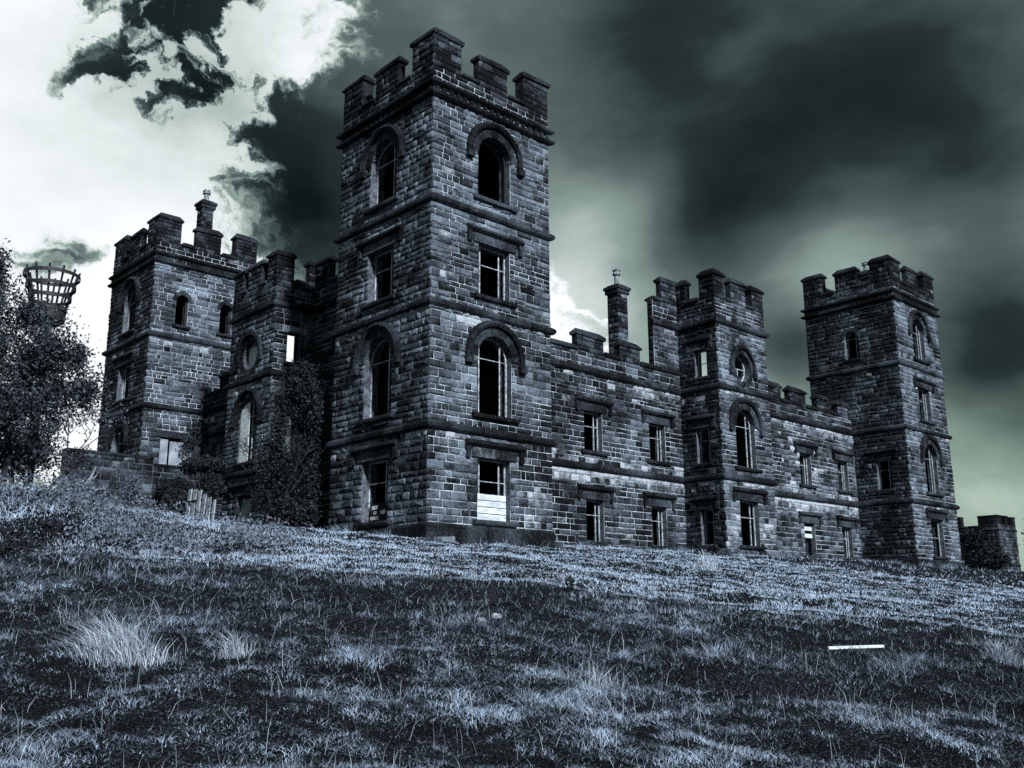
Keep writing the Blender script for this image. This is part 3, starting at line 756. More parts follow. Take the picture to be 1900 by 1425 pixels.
sh = [Hole(.66, 1.40, .6, 2.3), Hole(.66, 1.44, 4.53, 6.26), Hole(.64, 1.34, 8.8, 10.2)]
su = under([3.65], .9, .8); su2 = under([8.05], .6, .6)
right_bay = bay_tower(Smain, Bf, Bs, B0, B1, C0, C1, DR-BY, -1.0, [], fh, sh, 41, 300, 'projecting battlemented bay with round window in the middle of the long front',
          lambda u, z: max(su(u, z), su2(u, z), .6*math.exp(-((z-1.3)/.9)**2)*(1 if 18.6 < u < 24 else .2)), .62, .13)  # dark flank tone: shade of the inner corner painted into the stone
window(Bf, fh[0], 'one'); window(Bf, fh[1], 'one'); window(Bf, fh[2], 'std')
for h, s_ in zip(sh, ('left', 'left', 'trans')): window(Bs, h, s_, small=True, hw=.42)

# left-hand (west) front
DL = 3.42; BX = 1.35
Wmain = west(DL, 0)
c0, c1, b0, b1 = 13.30, 17.45, 11.25, 19.5
whole = [Hole(21.85, 23.05, 4.55, 6.35)]
west_wall = facade(Wmain, c1, MY, -1.0, whole, [(20.9, 22.6)], 'battlemented side wall between the oval window bay and the chimney tower', 53, 90, under([8.0], .7, .8), lambda u, z: .36, -1, 0)
facade(Wmain, 6, c0, -1.0, [], [(7, 9.2)], 'battlemented side wall hidden behind the dark evergreen tree', 55, 60, under([8.0], .5, .8), lambda u, z: .3, 0, -1)
window(Wmain, whole[0], 'one')
Wf2 = west(BX, 0); Ws = Face((BX, c0, 0), (1,0,0), (0,-1,0), False)
fh = [Hole(14.55, 15.85, 1.2, 2.75), Hole(14.5, 16.05, 4.3, 7.2, 'arch'), Hole(14.68, 16.1, 8.7, 10.15, 'oval')]
sh = [Hole(.72, 1.42, 4.6, 6.4), Hole(.70, 1.38, 8.85, 10.3)]
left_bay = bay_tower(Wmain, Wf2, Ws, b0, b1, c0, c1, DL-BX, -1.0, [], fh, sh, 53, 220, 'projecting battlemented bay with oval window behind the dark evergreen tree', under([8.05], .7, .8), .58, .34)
window(Wf2, fh[0], 'none', boards=[(14.57, 15.83, 1.2, 2.6, 2, 'board', True, .012)])
window(Wf2, fh[1], 'left', boards=[(15.2, 16.02, 4.33, 7.1, 3, 'board', True, .008)], rec=.07)  # white boards added, standing in for bright sky through the arch
window(Wf2, fh[2], 'std', boards=[(15.1, 15.95, 8.85, 9.9, 3, 'board', True, .01)])
for h in sh: window(Ws, h, 'none', small=True, hood=False, lintel=False)
# rooms behind the long front: inner wall, floors, roof; the bay itself is an open shell
for nm, lo, hi in (('inner_wall', (6, 9.2, -1), (16.9, 9.7, 8.9)), ('inner_wall', (24.9, 9.2, -1), (36, 9.7, 8.9)), ('inner_wall', (16.4, 3.99, -1), (16.9, 9.2, 8.9)), ('inner_wall', (24.9, 3.99, -1), (25.4, 9.2, 8.9)),
                   ('floor_slab', (6, 3.99, 3.9), (16.4, 9.2, 4.15)), ('floor_slab', (25.4, 3.99, 3.9), (36, 9.2, 4.15)), ('roof_slab', (6, 3.99, 8.6), (16.4, 9.2, 8.88)), ('roof_slab', (25.4, 3.99, 8.6), (36, 9.2, 8.88)),
                   ('partition', (13.9, 3.99, -1), (14.3, 9.2, 3.9)), ('partition', (13.9, 3.99, 4.15), (14.3, 9.2, 8.6)), ('partition', (32, 3.99, -1), (32.4, 9.2, 3.9)), ('partition', (32, 3.99, 4.15), (32.4, 9.2, 8.6))):
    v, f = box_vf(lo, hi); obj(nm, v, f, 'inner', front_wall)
V, Fc = wall_vf(south(0, 5.6), 16.9, 24.9, -1, 8.4, [Hole(21.3, 22.5, .3, 2.9, 'arch'), Hole(21.5, 22.4, 4.5, 6.6, 'arch')], .5, [], [])
obj('inner_wall', V, Fc, 'jamb', right_bay)
# bay flanks out of sight
for (lo, hi) in (((C1-.55, BY+.56, -1), (C1, DR, 12.7)),):
    pass
V, Fc = wall_vf(Face((C1-.55, BY, 0), (0,1,0), (-1,0,0), True), .551, DR-BY, -1, 12.7, [Hole(.66, 1.40, .6, 2.3), Hole(.66, 1.44, 4.53, 6.26), Hole(.64, 1.6, 8.8, 10.4)], .55, [], [], (False, False))
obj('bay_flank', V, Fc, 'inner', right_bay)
V, Fc = wall_vf(Face((BX, c1-.55, 0), (1,0,0), (0,-1,0), False), .551, DL-BX, -1, 12.7, [Hole(.72, 1.6, 4.6, 6.6), Hole(.8, 1.7, 8.85, 10.5)], .55, [], [], (False, False))
obj('bay_flank', V, Fc, 'inner', left_bay)

# chimneys
def chimney(cx, cy, w_, z0, z1, pots, nm_label=None):
    h = w_/2
    v, f = box_vf((cx-h, cy-h, z0), (cx+h, cy+h, z1-.55))
    c = obj('chimney', v, f, 'trim', castle, tone=.3, stain=0)
    bricks = []; rg = random.Random(int(cx*10))
    for fc, e in ((south(cx-h, cy-h), 0), (west(cx-h, cy-h), 1)): lay(fc, 0, w_, courses(z0, z1-.55, int(cx), .25), [], bricks, rg, lambda u, z: (.25, .02, .8), corner0=e, mean=.45)
    set_bricks(bricks, c, 40)
    for a, b, o in ((z1-.55, z1-.30, .10), (z1-.30, z1-.10, .17)):
        v, f = frustum_vf((cx-h-o, cy-h-o), (cx+h+o, cy+h+o), a, b-.04, b, .06); obj('chimney_cap', v, f, 'trim', c, tone=.25, stain=.02)
    v, f = frustum_vf((cx-h-.02, cy-h-.02), (cx+h+.02, cy+h+.02), z1-.10, z1-.02, z1+.05, .15); obj('chimney_cap', v, f, 'trim', c, tone=.25, stain=.02)
    for px, py, ph in pots:
        prof = [(0, .17), (.25, .15), (ph*.55, .15), (ph*.62, .24), (ph*.72, .24), (ph*.8, .17), (ph-.18, .19), (ph-.12, .24)]
        V, Fc = tube_vf([(cx+px, cy+py, z1+.04+a) for a, b in prof], [b for a, b in prof], 10)
        p_ = obj('chimney_pot', V, Fc, 'pot', c, smooth=False)
        for k in range(5):
            a = 2*math.pi*k/5; x, y = cx+px+.19*math.cos(a), cy+py+.19*math.sin(a)
            v, f = box_vf((x-.045, y-.045, z1-.09+ph), (x+.045, y+.045, z1+.0+ph)); obj('pot_crown', v, f, 'pot', p_) if False else obj('pot_crown', v, f, 'pot', c)
chimney(20.65, 9.0, .80, 4.0, 15.72, [(0, 0, 1.0)])
chimney(4.4, 28.0, .70, 16.5, 22.2, [(0, 0, .75)])
chimney(41.0, 4.0, .70, 16.5, 20.15, [(0, 0, .7)])

# ------------------------------------------------------------------ terrace wall
def bare_wall(name, label, cat, face, u0, u1, zb, tops, seed, keep, tone, mean=.55, thick=.5):
    root = None; bricks = []; rg = random.Random(seed)
    V, Fc = [], []
    for a, b, t in tops: wall_vf(face, a, b, zb, t, [], thick, V, Fc)
    root = obj(name, V, Fc, 'mortarless', None)
    tag(root, label, cat)
    for a, b, t in tops: lay(face, a, b, courses(zb, t, seed, .30), [], bricks, rg, lambda u, z: (tone, .03, .9), mean=mean)
    set_bricks(bricks, root, keep)
    for a, b, t in tops:
        n = max(1, round((b-a)/1.1))
        for i in range(n):
            fbox(face, a+(b-a)*i/n+.006, a+(b-a)*(i+1)/n-.006, t, t+.12, -thick-.04, .07+rnd.uniform(-.01, .01), 'coping', 'trim', root, rnd.uniform(.2, .4), .2)
    return root
M['mortarless'] = mat('dark_earth_joint', plain_build((0.02, 0.022, 0.026), (0.13, 0.15, 0.18), 2), 0.95, 0.05)
bare_wall('terrace_wall', 'dark stone terrace wall behind the leaning pole and picket fence', 'wall', south(0, 17.3), -6.0, 1.34, .4, [(-6.0, -2.15, 4.30), (-2.15, 1.33, 4.0)], 61, 240, .10)

# ------------------------------------------------------------------ gatehouse far behind
gh = empty('gatehouse', (64.2, 6, 0)); tag(gh, 'small battlemented gatehouse beyond the far corner tower', 'gatehouse')
def loc(o): o.matrix_parent_inverse = Matrix.Translation((-64.2, -6, 0)); return o
gS, gW = south(64.2, 6), west(64.2, 6)
V, Fc = [], []
wall_vf(gS, 0, 3.7, -.6, 4.4, [], .5, V, Fc, (False, True)); wall_vf(gW, 0, 13, -.6, 4.4, [], .5, V, Fc, (False, True))
gc = loc(obj('gatehouse_wall', V, Fc, 'mortarless', gh))
bricks = []; rg = random.Random(5)
for fc, L in ((gS, 3.7), (gW, 13)): lay(fc, 0, L, courses(-.6, 4.4, 5, .24), [], bricks, rg, lambda u, z: (.34 if fc is gS else .2, .05, 1), corner0=0 if fc is gS else 1, mean=.45)
set_bricks(bricks, gc, 120)
for fc, L in ((gS, 3.7), (gW, 13)):
    band(fc, 0, L, 4.02, STRING, gc, 'string_course', 1, 0, k=.6); band(fc, 0, L, 1.15, STRING, gc, 'string_course', 1, 0, k=.6)
for lo, hi in (((64.2, 6), (65.1, 7.6)), ((65.75, 6), (66.4, 6.5)), ((67.0, 6), (67.9, 6.9)), ((64.2, 9.0), (64.8, 10.7)), ((64.2, 12.3), (64.8, 14.0)), ((64.2, 15.7), (64.8, 17.4))):
    merlon(lo, hi, 4.4, 5.05, gc, .12, .03)

# ------------------------------------------------------------------ plants
def leaf_mesh(name, pts, sizes, tones, material, parent, kind=None, long=1.6, nrm_up=0.0, rng=nr):
    n = len(pts); pts = np.asarray(pts, float)
    d = rng.normal(size=(n, 3)); d /= np.linalg.norm(d, axis=1)[:, None]
    e = rng.normal(size=(n, 3)); e[:, 2] *= (1-nrm_up); e -= d*np.sum(d*e, 1)[:, None]; e /= np.linalg.norm(e, axis=1)[:, None]+1e-9
    s = np.asarray(sizes)[:, None]
    V = np.stack([pts-d*s*long*.5, pts+e*s*.42-d*s*.05, pts+d*s*long*.5, pts-e*s*.42-d*s*.05], 1).reshape(-1, 3)
    return big_mesh(name, V, np.arange(4*n), np.arange(n)*4, np.full(n, 4), material, parent, tone=np.repeat(np.clip(tones, 0, 1), 4), kind=kind)
def clump_points(clumps, per, rng=nr, fill=.45, airy=False):
    P, Tn = [], []
    for (x, y, z, rx, ry, rz, k) in clumps:
        n = int(per*k)
        d = rng.normal(size=(n, 3)); d /= np.linalg.norm(d, axis=1)[:, None]
        r = (np.abs(rng.normal(.50, .36, n)) if airy else fill+(1-fill)*rng.random(n)**.6)*(1+.22*np.sin(d[:, 0]*7+x)*np.cos(d[:, 2]*6+z))
        P.append(np.stack([x+d[:, 0]*rx*r, y+d[:, 1]*ry*r, z+d[:, 2]*rz*r], 1))
        Tn.append(rng.normal(.0, .05)+np.zeros(n))
    return np.concatenate(P), np.concatenate(Tn)
def grow(base, height, spread, n, seed, lean=(0, 0), r0=.16):
    """Trunk and limbs; returns tube mesh and the twig ends."""
    rg = random.Random(seed); V, Fc, ends = [], [], []
    def limb(p, d, L, r, depth):
        pts, rad = [p], [r]; k = 5
        for i in range(k):
            d = (d+Vector((rg.uniform(-.25, .25), rg.uniform(-.25, .25), rg.uniform(-.05, .2)))).normalized()
            p = p+d*(L/k); pts.append(p); rad.append(r*(1-.75*(i+1)/k)+.004)
        tube_vf([tuple(q) for q in pts], rad, 6 if depth < 2 else 4, V, Fc)
        if depth >= 2: ends.extend(pts[1:])
        if depth < 3:
            for i in range(rg.randint(3, 5)):
                q = rg.randint(2, k); a = rg.uniform(0, 6.28)
                nd = (d+Vector((math.cos(a), math.sin(a), rg.uniform(-.1, .7)))*rg.uniform(.7, 1.2)).normalized()
                limb(pts[q], nd, L*rg.uniform(.45, .7), rad[q]*.7, depth+1)
    for i in range(n):
        a = 6.28*i/n+rg.uniform(-.4, .4)
        limb(Vector(base)+Vector((math.cos(a)*.1, math.sin(a)*.1, -.15)), Vector((math.cos(a)*spread+lean[0], math.sin(a)*spread+lean[1], 1)).normalized(), height*rg.uniform(.5, .62), r0*rg.uniform(.7, 1), 0)
    return V, Fc, ends
def tree(name, label, base, clumps, per, size, height, spread, n, seed, material, tone_mu, tone_sd, cat='tree', group=None, r0=.14, around_ends=260):
    root = empty(name, base); tag(root, label, cat, group)
    V, Fc, ends = grow(base, height, spread, n, seed, r0=r0)
    t = obj('trunk', V, Fc, 'bark', root); t.matrix_parent_inverse = Matrix.Translation(base).inverted()
    P, Tn = clump_points(clumps, per, airy=True)
    if ends and around_ends:
        E_ = np.array([tuple(e) for e in ends]); k = nr.integers(0, len(E_), around_ends*10)
        Q = E_[k]+nr.normal(0, .16, (len(k), 3)); P = np.concatenate([P, Q]); Tn = np.concatenate([Tn, np.zeros(len(Q))])
    n_ = len(P); sz = size*nr.uniform(.6, 1.35, n_)
    o = leaf_mesh('crown', P, sz, Tn+np.abs(nr.normal(tone_mu, tone_sd, n_)), material, root); o.matrix_parent_inverse = Matrix.Translation(base).inverted()
    return root
zb = gz(-13.6, -.2)
tree('hawthorn_tree', 'leafy tree growing in front of the iron beacon basket', (-13.5, -.2, zb),
     [(-14.0, -.2, 5.0, .8, .8, 1.1, .9), (-13.9, 0, 3.6, 1.1, 1.0, 1.1, 1.1), (-12.5, -.5, 3.9, .8, .8, .8, .8), (-13.1, -.2, 4.9, .5, .5, .6, .45), (-11.9, -.4, 4.0, .35, .4, .5, .3), (-12.5, -.4, 2.9, 1.0, 1.0, .8, 1.0), (-13.9, 0, 6.0, .35, .35, .7, .3), (-11.7, -.7, 3.1, .55, .6, .6, .5), (-14.8, .3, 4.8, .8, .8, 1.3, .7), (-13.8, -.2, 2.2, 1.1, 1, .7, .6), (-13.6, .3, 1.3, 1.2, .9, .6, .7), (-12.4, .5, 1.5, .9, .7, .6, .5), (-14.8, .3, 1.8, 1, .8, 1, .8), (-14.9, .2, 3.2, .8, .8, 1.2, .7)],
     4000, .062, 4.3, .3, 4, 3, 'leaf', .09, .22, around_ends=900)
zb = gz(-11.2, 5.0)
tree('thorn_bush', 'pale twiggy bush beside the terrace wall end', (-11.2, 5.0, zb),
     [(-11.3, 5.0, 3.7, .8, .8, .9, .9), (-11.1, 4.9, 2.7, .9, .9, .8, .9), (-12.0, 4.8, 3.1, .7, .7, .8, .7), (-11.7, 5.0, 4.7, .5, .5, .7, .4), (-10.5, 5.2, 3.2, .4, .5, .5, .4), (-11.6, 4.8, 1.7, .9, .9, .6, .7)],
     1900, .06, 3.6, .5, 4, 8, 'leaf', .42, .30, 'bush', r0=.08, around_ends=400)
zb = gz(-1.6, 8.6)
EX, EY = .60, -.55
tree('evergreen_tree', 'dense dark evergreen tree filling the corner beside the closest tower', (-.6, 8.3, zb),
     [(x+EX, y+EY, z, a, b, c, k) for x, y, z, a, b, c, k in [(-.75, 8.5, 6.4, .95, .8, .8, 1.0), (-1.35, 9.0, 5.5, .6, .6, .9, .6), (-.25, 8.0, 5.6, .55, .6, .9, .7), (-.1, 8.0, 4.2, .42, .6, 1.0, .7), (-1.6, 9.0, 3.8, .6, .6, .9, .9), (-1.2, 8.7, 2.7, .8, .8, .8, 1.1), (-.35, 8.0, 2.6, .7, .7, .9, 1.0), (-1.3, 8.8, 1.6, .7, .7, .8, .9), (-.6, 8.1, 1.4, .9, .7, .8, 1.0), (-1.45, 9.0, 4.7, .4, .5, .5, .4), (-1.7, 9.1, 2.0, .75, .7, .9, 1.0), (-1.7, 9.1, 3.0, .55, .6, .6, .6), (-.9, 8.5, 7.0, .6, .6, .5, .5)]],
     3000, .075, 4.6, .25, 3, 15, 'leafdark', .14, .24, r0=.10, around_ends=60)
def shrub(name, label, base, clumps, per, size, material, mu, sd, cat='bush', group=None):
    root = empty(name, base); tag(root, label, cat, group)
    V, Fc = [], []
    for i in range(7):
        c = clumps[i % len(clumps)]; q = (c[0]+rnd.uniform(-.3, .3)*c[3], c[1]+rnd.uniform(-.3, .3)*c[4], c[2]+c[5]*.6)
        tube_vf([(base[0]+rnd.uniform(-.15, .15), base[1]+rnd.uniform(-.1, .1), base[2]-.1), ((base[0]+q[0])/2+rnd.uniform(-.15, .15), (base[1]+q[1])/2, (base[2]+q[2])/2), q], [.035, .025, .008], 5, V, Fc)
    obj('stem', V, Fc, 'bark', root).matrix_parent_inverse = Matrix.Translation(base).inverted()
    P, Tn = clump_points(clumps, per, fill=.3)
    o = leaf_mesh('foliage', P, size*nr.uniform(.6, 1.3, len(P)), Tn+np.abs(nr.normal(mu, sd, len(P))), material, root); o.matrix_parent_inverse = Matrix.Translation(base).inverted()
    return root
shrub('ivy', 'dark ivy mass hanging over the terrace wall beside the oval window bay', (.5, 17.0, 2.2), [(.45, 17.0, 4.35, .95, .5, .35, 1), (-.5, 17.1, 4.2, .5, .4, .3, .5), (.6, 17.0, 3.4, .7, .35, .6, .8), (-.9, 17.0, 3.0, .5, .3, .7, .5)], 1500, .08, 'leafdark', .2, .22, 'ivy')
shrub('climber', 'thin climbing plant spreading up the chimney tower corner', (2.7, 23.8, 2.4), [(2.9, 23.8, 7.2, .6, .3, .7, .8), (2.4, 23.8, 6.3, .5, .3, .5, .5)], 420, .10, 'leafdark', .5, .3, 'climber')
shrub('weed_bush', 'dark weeds between the terrace wall and the picket fence', (-1.9, 15.6, gz(-1.9, 15.6)), [(-1.6, 15.9, 2.3, .6, .4, .6, 1), (-2.0, 16.4, 2.9, .35, .3, .5, .4)], 1500, .08, 'leafdark', .18, .2)
shrub('dark_bush', 'dark bush in front of the far gatehouse', (52.0, 2.8, .2), [(52.0, 2.8, 1.4, 1.3, 1.2, 1.2, 1), (51.6, 3.2, 2.4, .8, .8, .7, .7), (52.6, 2.0, 1.0, 1.0, 1.0, .8, .7)], 1500, .15, 'leafdark', .12, .15)
tree('slender_tree', 'slender tree at the edge of the field past the gatehouse', (46.9, -3.1, gz(46.9, -3.1)), [(46.6, -2.9, 1.9, .8, .8, 1.1, .6), (46.8, -3.0, 2.9, .5, .5, .8, .4)], 700, .12, 3.4, .3, 2, 19, 'leafdark', .2, .2, around_ends=40, r0=.06)
zz = gz(-15.9, -9.6)
shrub('bramble', 'dark bramble bush at the foot of the grassy bank', (-15.9, -9.6, zz), [(-15.9, -9.6, zz+.28, .45, .4, .32, 1), (-16.6, -9.4, zz+.4, .5, .5, .45, .9), (-15.4, -9.2, zz+.2, .35, .3, .22, .5)], 800, .04, 'leafdark', .14, .22)
zz = gz(-13.2, -4.4)
shrub('low_bramble', 'small dark bramble on the face of the grassy bank', (-13.2, -4.4, zz), [(-13.3, -4.4, zz+.22, .5, .35, .26, .7), (-12.9, -4.2, zz+.45, .22, .22, .3, .3), (-13.9, -4.7, zz+.18, .4, .3, .2, .4)], 700, .045, 'leafdark', .10, .15)
zz = gz(-10.3, -.6)
shrub('pale_weed', 'pale leafy weed standing before the terrace wall', (-10.3, -.6, zz), [(-10.2, -.6, zz+.62, .22, .22, .32, .5), (-10.45, -.6, zz+.3, .3, .25, .25, .4)], 600, .05, 'leaf', .5, .25, 'weed')
for i, (x, y, h, lb) in enumerate(((7.1, -13.3, .85, 'thin leafy sapling on the slope below the far corner tower'), (-7.4, -13.6, .32, 'tiny dark thistle in the middle of the sunlit grass'))):
    z = gz(x, y); r = empty('sapling', (x, y, z)); tag(r, lb, 'sapling')
    V, Fc = tube_vf([(0, 0, -.03), (.02, .01, h*.5), (-.02, .02, h)], [.008, .006, .003], 5); obj('stem', V, Fc, 'bark', r)
    P = np.stack([nr.normal(0, .05, 60), nr.normal(0, .05, 60), nr.uniform(.15, 1.0, 60)*h], 1); leaf_mesh('foliage', P, nr.uniform(.03, .06, 60), np.abs(nr.normal(.15, .15, 60)), 'leafdark', r)

# ------------------------------------------------------------------ beacon brazier
bx, by = -11.8, 2.6; bz = gz(bx, by)
bc = empty('beacon', (bx, by, bz)); tag(bc, 'round iron beacon basket raised on a pole behind the tree', 'beacon')
z0 = 5.95-bz; rr = lambda t: .42+.31*t; HB = 1.12
V, Fc = tube_vf([(0, 0, -.3), (0, 0, z0-.35), (0, 0, z0-.3)], [.09, .08, .08], 8); obj('pole', V, Fc, 'iron', bc)
V, Fc = tube_vf([(0, 0, z0-.45), (0, 0, z0-.32), (0, 0, z0-.02)], [.28, .46, .46], 16); obj('fire_tray', V, Fc, 'iron', bc)
for k in range(12):
    a = 2*math.pi*(k+.2)/12
    V, Fc = tube_vf([(math.cos(a)*rr(t), math.sin(a)*rr(t), z0-.05+(HB+.12)*t) for t in (0, .25, .5, .75, 1.0)], [.032]*5, 5); obj('bar', V, Fc, 'iron', bc)
for t in (.05, .36, .66, .95):
    V, Fc = [], []; N = 28; w_ = .05
    for i in range(N):
        a = 2*math.pi*i/N
        for q, zz in ((rr(t)+.035, -w_), (rr(t)+.05, -w_), (rr(t)+.05, w_), (rr(t)+.035, w_)): V.append((math.cos(a)*q, math.sin(a)*q, z0-.05+HB*t+zz))
        for q in range(4): Fc.append((4*i+q, (4*i+4+q) % (4*N), (4*i+4+(q+1) % 4) % (4*N), 4*i+(q+1) % 4))
    obj('hoop', V, Fc, 'iron', bc)

# ------------------------------------------------------------------ picket fence, leaning pole, plank, stones, sign
pf = empty('picket_fence', (-1.3, 14.1, 0)); tag(pf, 'short broken fence of leaning grey pickets on the grass edge', 'fence')
A, B = Vector((-1.2, 15.5)), Vector((-1.4, 12.7))
n = 6
for i in range(n):
    p = A.lerp(B, i/(n-1)); z = gz(p.x, p.y); h = 1.25-.05*i+rnd.uniform(-.05, .05); w_ = .14 if i < n-1 else .08
    v, f = box_vf((-.025, -w_, -.25), (.025, w_, h)); v = [(x+zz*rnd.uniform(.0, .01), y-zz*.12+rnd.uniform(-.008, .008), zz) for x, y, zz in v]
    o = obj('picket', v, f, 'greywood', pf); o.location = (p.x+1.3, p.y-14.1, z)
v, f = box_vf((.026, -1.5, .0), (.06, 1.5, .09)); o = obj('rail', v, f, 'darkwood', pf); o.location = (.0, 0, gz(-1.3, 14.1)+.75)
z = gz(-11.6, -.5)
lp = empty('leaning_pole', (-11.6, -.5, z)); tag(lp, 'pale bleached branch leaning out of the grassy bank', 'branch')
V, Fc = tube_vf([(0, 0, -.1), (.12, .02, .25), (.3, 0, .5), (.40, -.02, .78)], [.03, .028, .024, .014], 6); obj('branch', V, Fc, 'greywood', lp)
V, Fc = tube_vf([(.28, 0, .47), (.42, .05, .52), (.50, .05, .68)], [.014, .011, .007], 5); obj('twig', V, Fc, 'greywood', lp)
v, f = box_vf((-.43, -.05, 0), (.43, .045, .036))
pl = obj('plank', [(x+(.03 if y > 0 else 0)*(1 if x < 0 else 0), y, z) for x, y, z in v], f, 'palewood')
tag(pl, 'short white plank lying in the dark grass', 'plank')
pl.location = (-7.5, -19.1, gz(-7.5, -19.1)+.05); pl.rotation_euler = (0, R(-1), math.atan2(-.50, .90))
for i, (x, y, s) in enumerate(((-11.97, -16.38, .06), (-11.05, -15.65, .075))):
    z = gz(x, y); V, Fc = [], []
    for a in range(5):
        ph = math.pi*a/4*.62
        for b in range(9):
            th = 2*math.pi*b/9; q = s*math.sin(ph+.02)*(1+rnd.uniform(-.15, .15)); V.append((q*math.cos(th)*1.15, q*math.sin(th), s*.75*math.cos(ph)+rnd.uniform(-.01, .01)))
    for a in range(4):
        for b in range(9): Fc.append((9*a+b, 9*a+(b+1) % 9, 9*a+9+(b+1) % 9, 9*a+9+b)[::-1])
    st = obj('stone', V, Fc, 'rock'); st.location = (x, y, z+.02)
    tag(st, ['rounded pale stone in the grass, farther from the white plank of the two', 'rounded pale stone in the grass, closer to the white plank of the two'][i], 'stone', 'pale stones in the grass')
sg = empty('sign', (.22, 3.12, .70)); tag(sg, 'black sign with white lettering and arrow in the ground floor window', 'sign')
v, f = box_vf((0, -.62, 0), (.03, .48, .62)); obj('sign_board', v, f, 'darkwood', sg)
def text(s, y, z, size):
    cu = bpy.data.curves.new('lettering', 'FONT'); cu.body = s; cu.size = size; cu.extrude = .003; cu.align_x = 'CENTER'; cu.offset = .004
    cu.materials.append(M['lettering']); t_ = bpy.data.objects.new('lettering_curve', cu); COL.objects.link(t_)
    me = bpy.data.meshes.new_from_object(t_.evaluated_get(bpy.context.evaluated_depsgraph_get())); bpy.data.objects.remove(t_)
    o = link(bpy.data.objects.new('lettering', me), sg)
    o.matrix_local = Matrix(((0, 0, -1, -.006), (-1, 0, 0, y), (0, 1, 0, z), (0, 0, 0, 1)))
text('SIDE', .19, .42, .19); text('OF', .16, .235, .17); text('HOUSE', .19, .05, .17)
Y0, Z0 = -.16, .30
ar = [(Y0, Z0-.055), (Y0-.2, Z0-.055), (Y0-.2, Z0-.11), (Y0-.34, Z0), (Y0-.2, Z0+.11), (Y0-.2, Z0+.055), (Y0, Z0+.055)]
V = [(-.008, y, z) for y, z in ar]+[(-.001, y, z) for y, z in ar]
obj('arrow', V, [tuple(range(7)), tuple(range(13, 6, -1))]+[(i+7, (i+1) % 7+7, (i+1) % 7, i) for i in range(7)], 'lettering', sg)

# ------------------------------------------------------------------ grass
def blades(P, H, Wd, lean, tones, name, material, label=None, cat=None, kind=None, parent=None, origin=(0, 0, 0)):
    n = len(P); a = nr.random(n)*2*math.pi
    side = np.stack([np.cos(a), np.sin(a), np.zeros(n)], 1)*Wd[:, None]*.5
    up_ = np.stack([lean[:, 0], lean[:, 1], np.ones(n)], 1)
    mid = P+up_*np.array([.35, .35, .58])*H[:, None]; tip = P+np.stack([lean[:, 0]*1.25, lean[:, 1]*1.25, np.ones(n)*.98], 1)*H[:, None]
    V = np.stack([P-side, P+side, mid+side*.75, mid-side*.75, tip], 1).reshape(-1, 3)-np.array(origin)
    b = np.arange(n)*5
    loops = np.stack([b, b+1, b+2, b+3, b+3, b+2, b+4], 1).ravel()
    starts = np.stack([np.arange(n)*7, np.arange(n)*7+4], 1).ravel(); totals = np.tile([4, 3], n)
    o = big_mesh(name, V, loops, starts, totals, material, parent, tone=np.repeat(np.clip(tones, 0, 1), 5), kind=kind)
    if label: tag(o, label, cat)
    return o
fh_ = np.array([math.sin(YAW), math.cos(YAW)])
def in_castle(x, y):
    return ((x > -.1) & (y > -.1) & (x < 6.1) & (y < 6.1)) | ((x > 3.3) & (y > 3.3)) | ((x > 18.6) & (y > 1) & (x < 23.2)) | ((x > 35.9) & (x < 42.1) & (y > -.1)) | ((x > 1.3) & (y > 13.2)) | ((x > -6) & (y > 17.2))
def field(n, r0, r1, power, hmul, tall=.0):
    r = (r0**power+(r1**power-r0**power)*nr.random(n))**(1/power)
    a = YAW+nr.uniform(-.78, .78, n)
    x = CAM.x+np.sin(a)*r; y = CAM.y+np.cos(a)*r
    k = ~in_castle(x, y); x, y, r = x[k], y[k], r[k]
    n = len(x); s = (x-CAM.x)*fh_[0]+(y-CAM.y)*fh_[1]
    c1 = fbm(x*.8, y*.8, 21); c2 = fbm(x*2.6, y*2.6, 33); c3 = fbm(x*.22, y*.22, 44)
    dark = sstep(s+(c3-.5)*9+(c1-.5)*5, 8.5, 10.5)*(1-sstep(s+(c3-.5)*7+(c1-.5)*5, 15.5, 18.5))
    keep = nr.random(n) < .80+.4*c2
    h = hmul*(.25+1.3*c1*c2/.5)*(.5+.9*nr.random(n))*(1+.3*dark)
    bank = np.exp(-((x+12.5)/6)**2-((y+2.5)/3.2)**2); h = h*(1+.8*bank)
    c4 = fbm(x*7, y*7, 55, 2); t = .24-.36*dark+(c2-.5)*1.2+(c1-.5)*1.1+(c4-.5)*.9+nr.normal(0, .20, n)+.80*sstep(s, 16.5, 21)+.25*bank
    t = np.where(nr.random(n) < .15, np.maximum(t, .1)+.5*nr.random(n), t); t = np.where(nr.random(n) < .2, t-.35, t)
    z = ground_z(x, y)-.01
    wd = (.0018+.00042*r)*(.7+.7*nr.random(n))
    ln = nr.normal(0, .62, (n, 2))*np.where(nr.random(n) < .3, 2.4, 1.0)[:, None]
    return (np.stack([x, y, z], 1)[keep], h[keep], wd[keep], ln[keep], t[keep])
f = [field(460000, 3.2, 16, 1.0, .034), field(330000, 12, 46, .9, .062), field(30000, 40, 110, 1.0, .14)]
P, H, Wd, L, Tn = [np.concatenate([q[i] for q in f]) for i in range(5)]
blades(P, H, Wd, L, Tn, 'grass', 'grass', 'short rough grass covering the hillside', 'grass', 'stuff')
P, H, Wd, L, Tn = field(3800, 3.2, 26, .8, .17)
blades(P, H*.9+.05, Wd*.42, L*.6, np.abs(Tn)*.7+.25, 'grass_stalks', 'straw', 'thin pale seed stalks standing above the grass', 'grass', 'stuff')
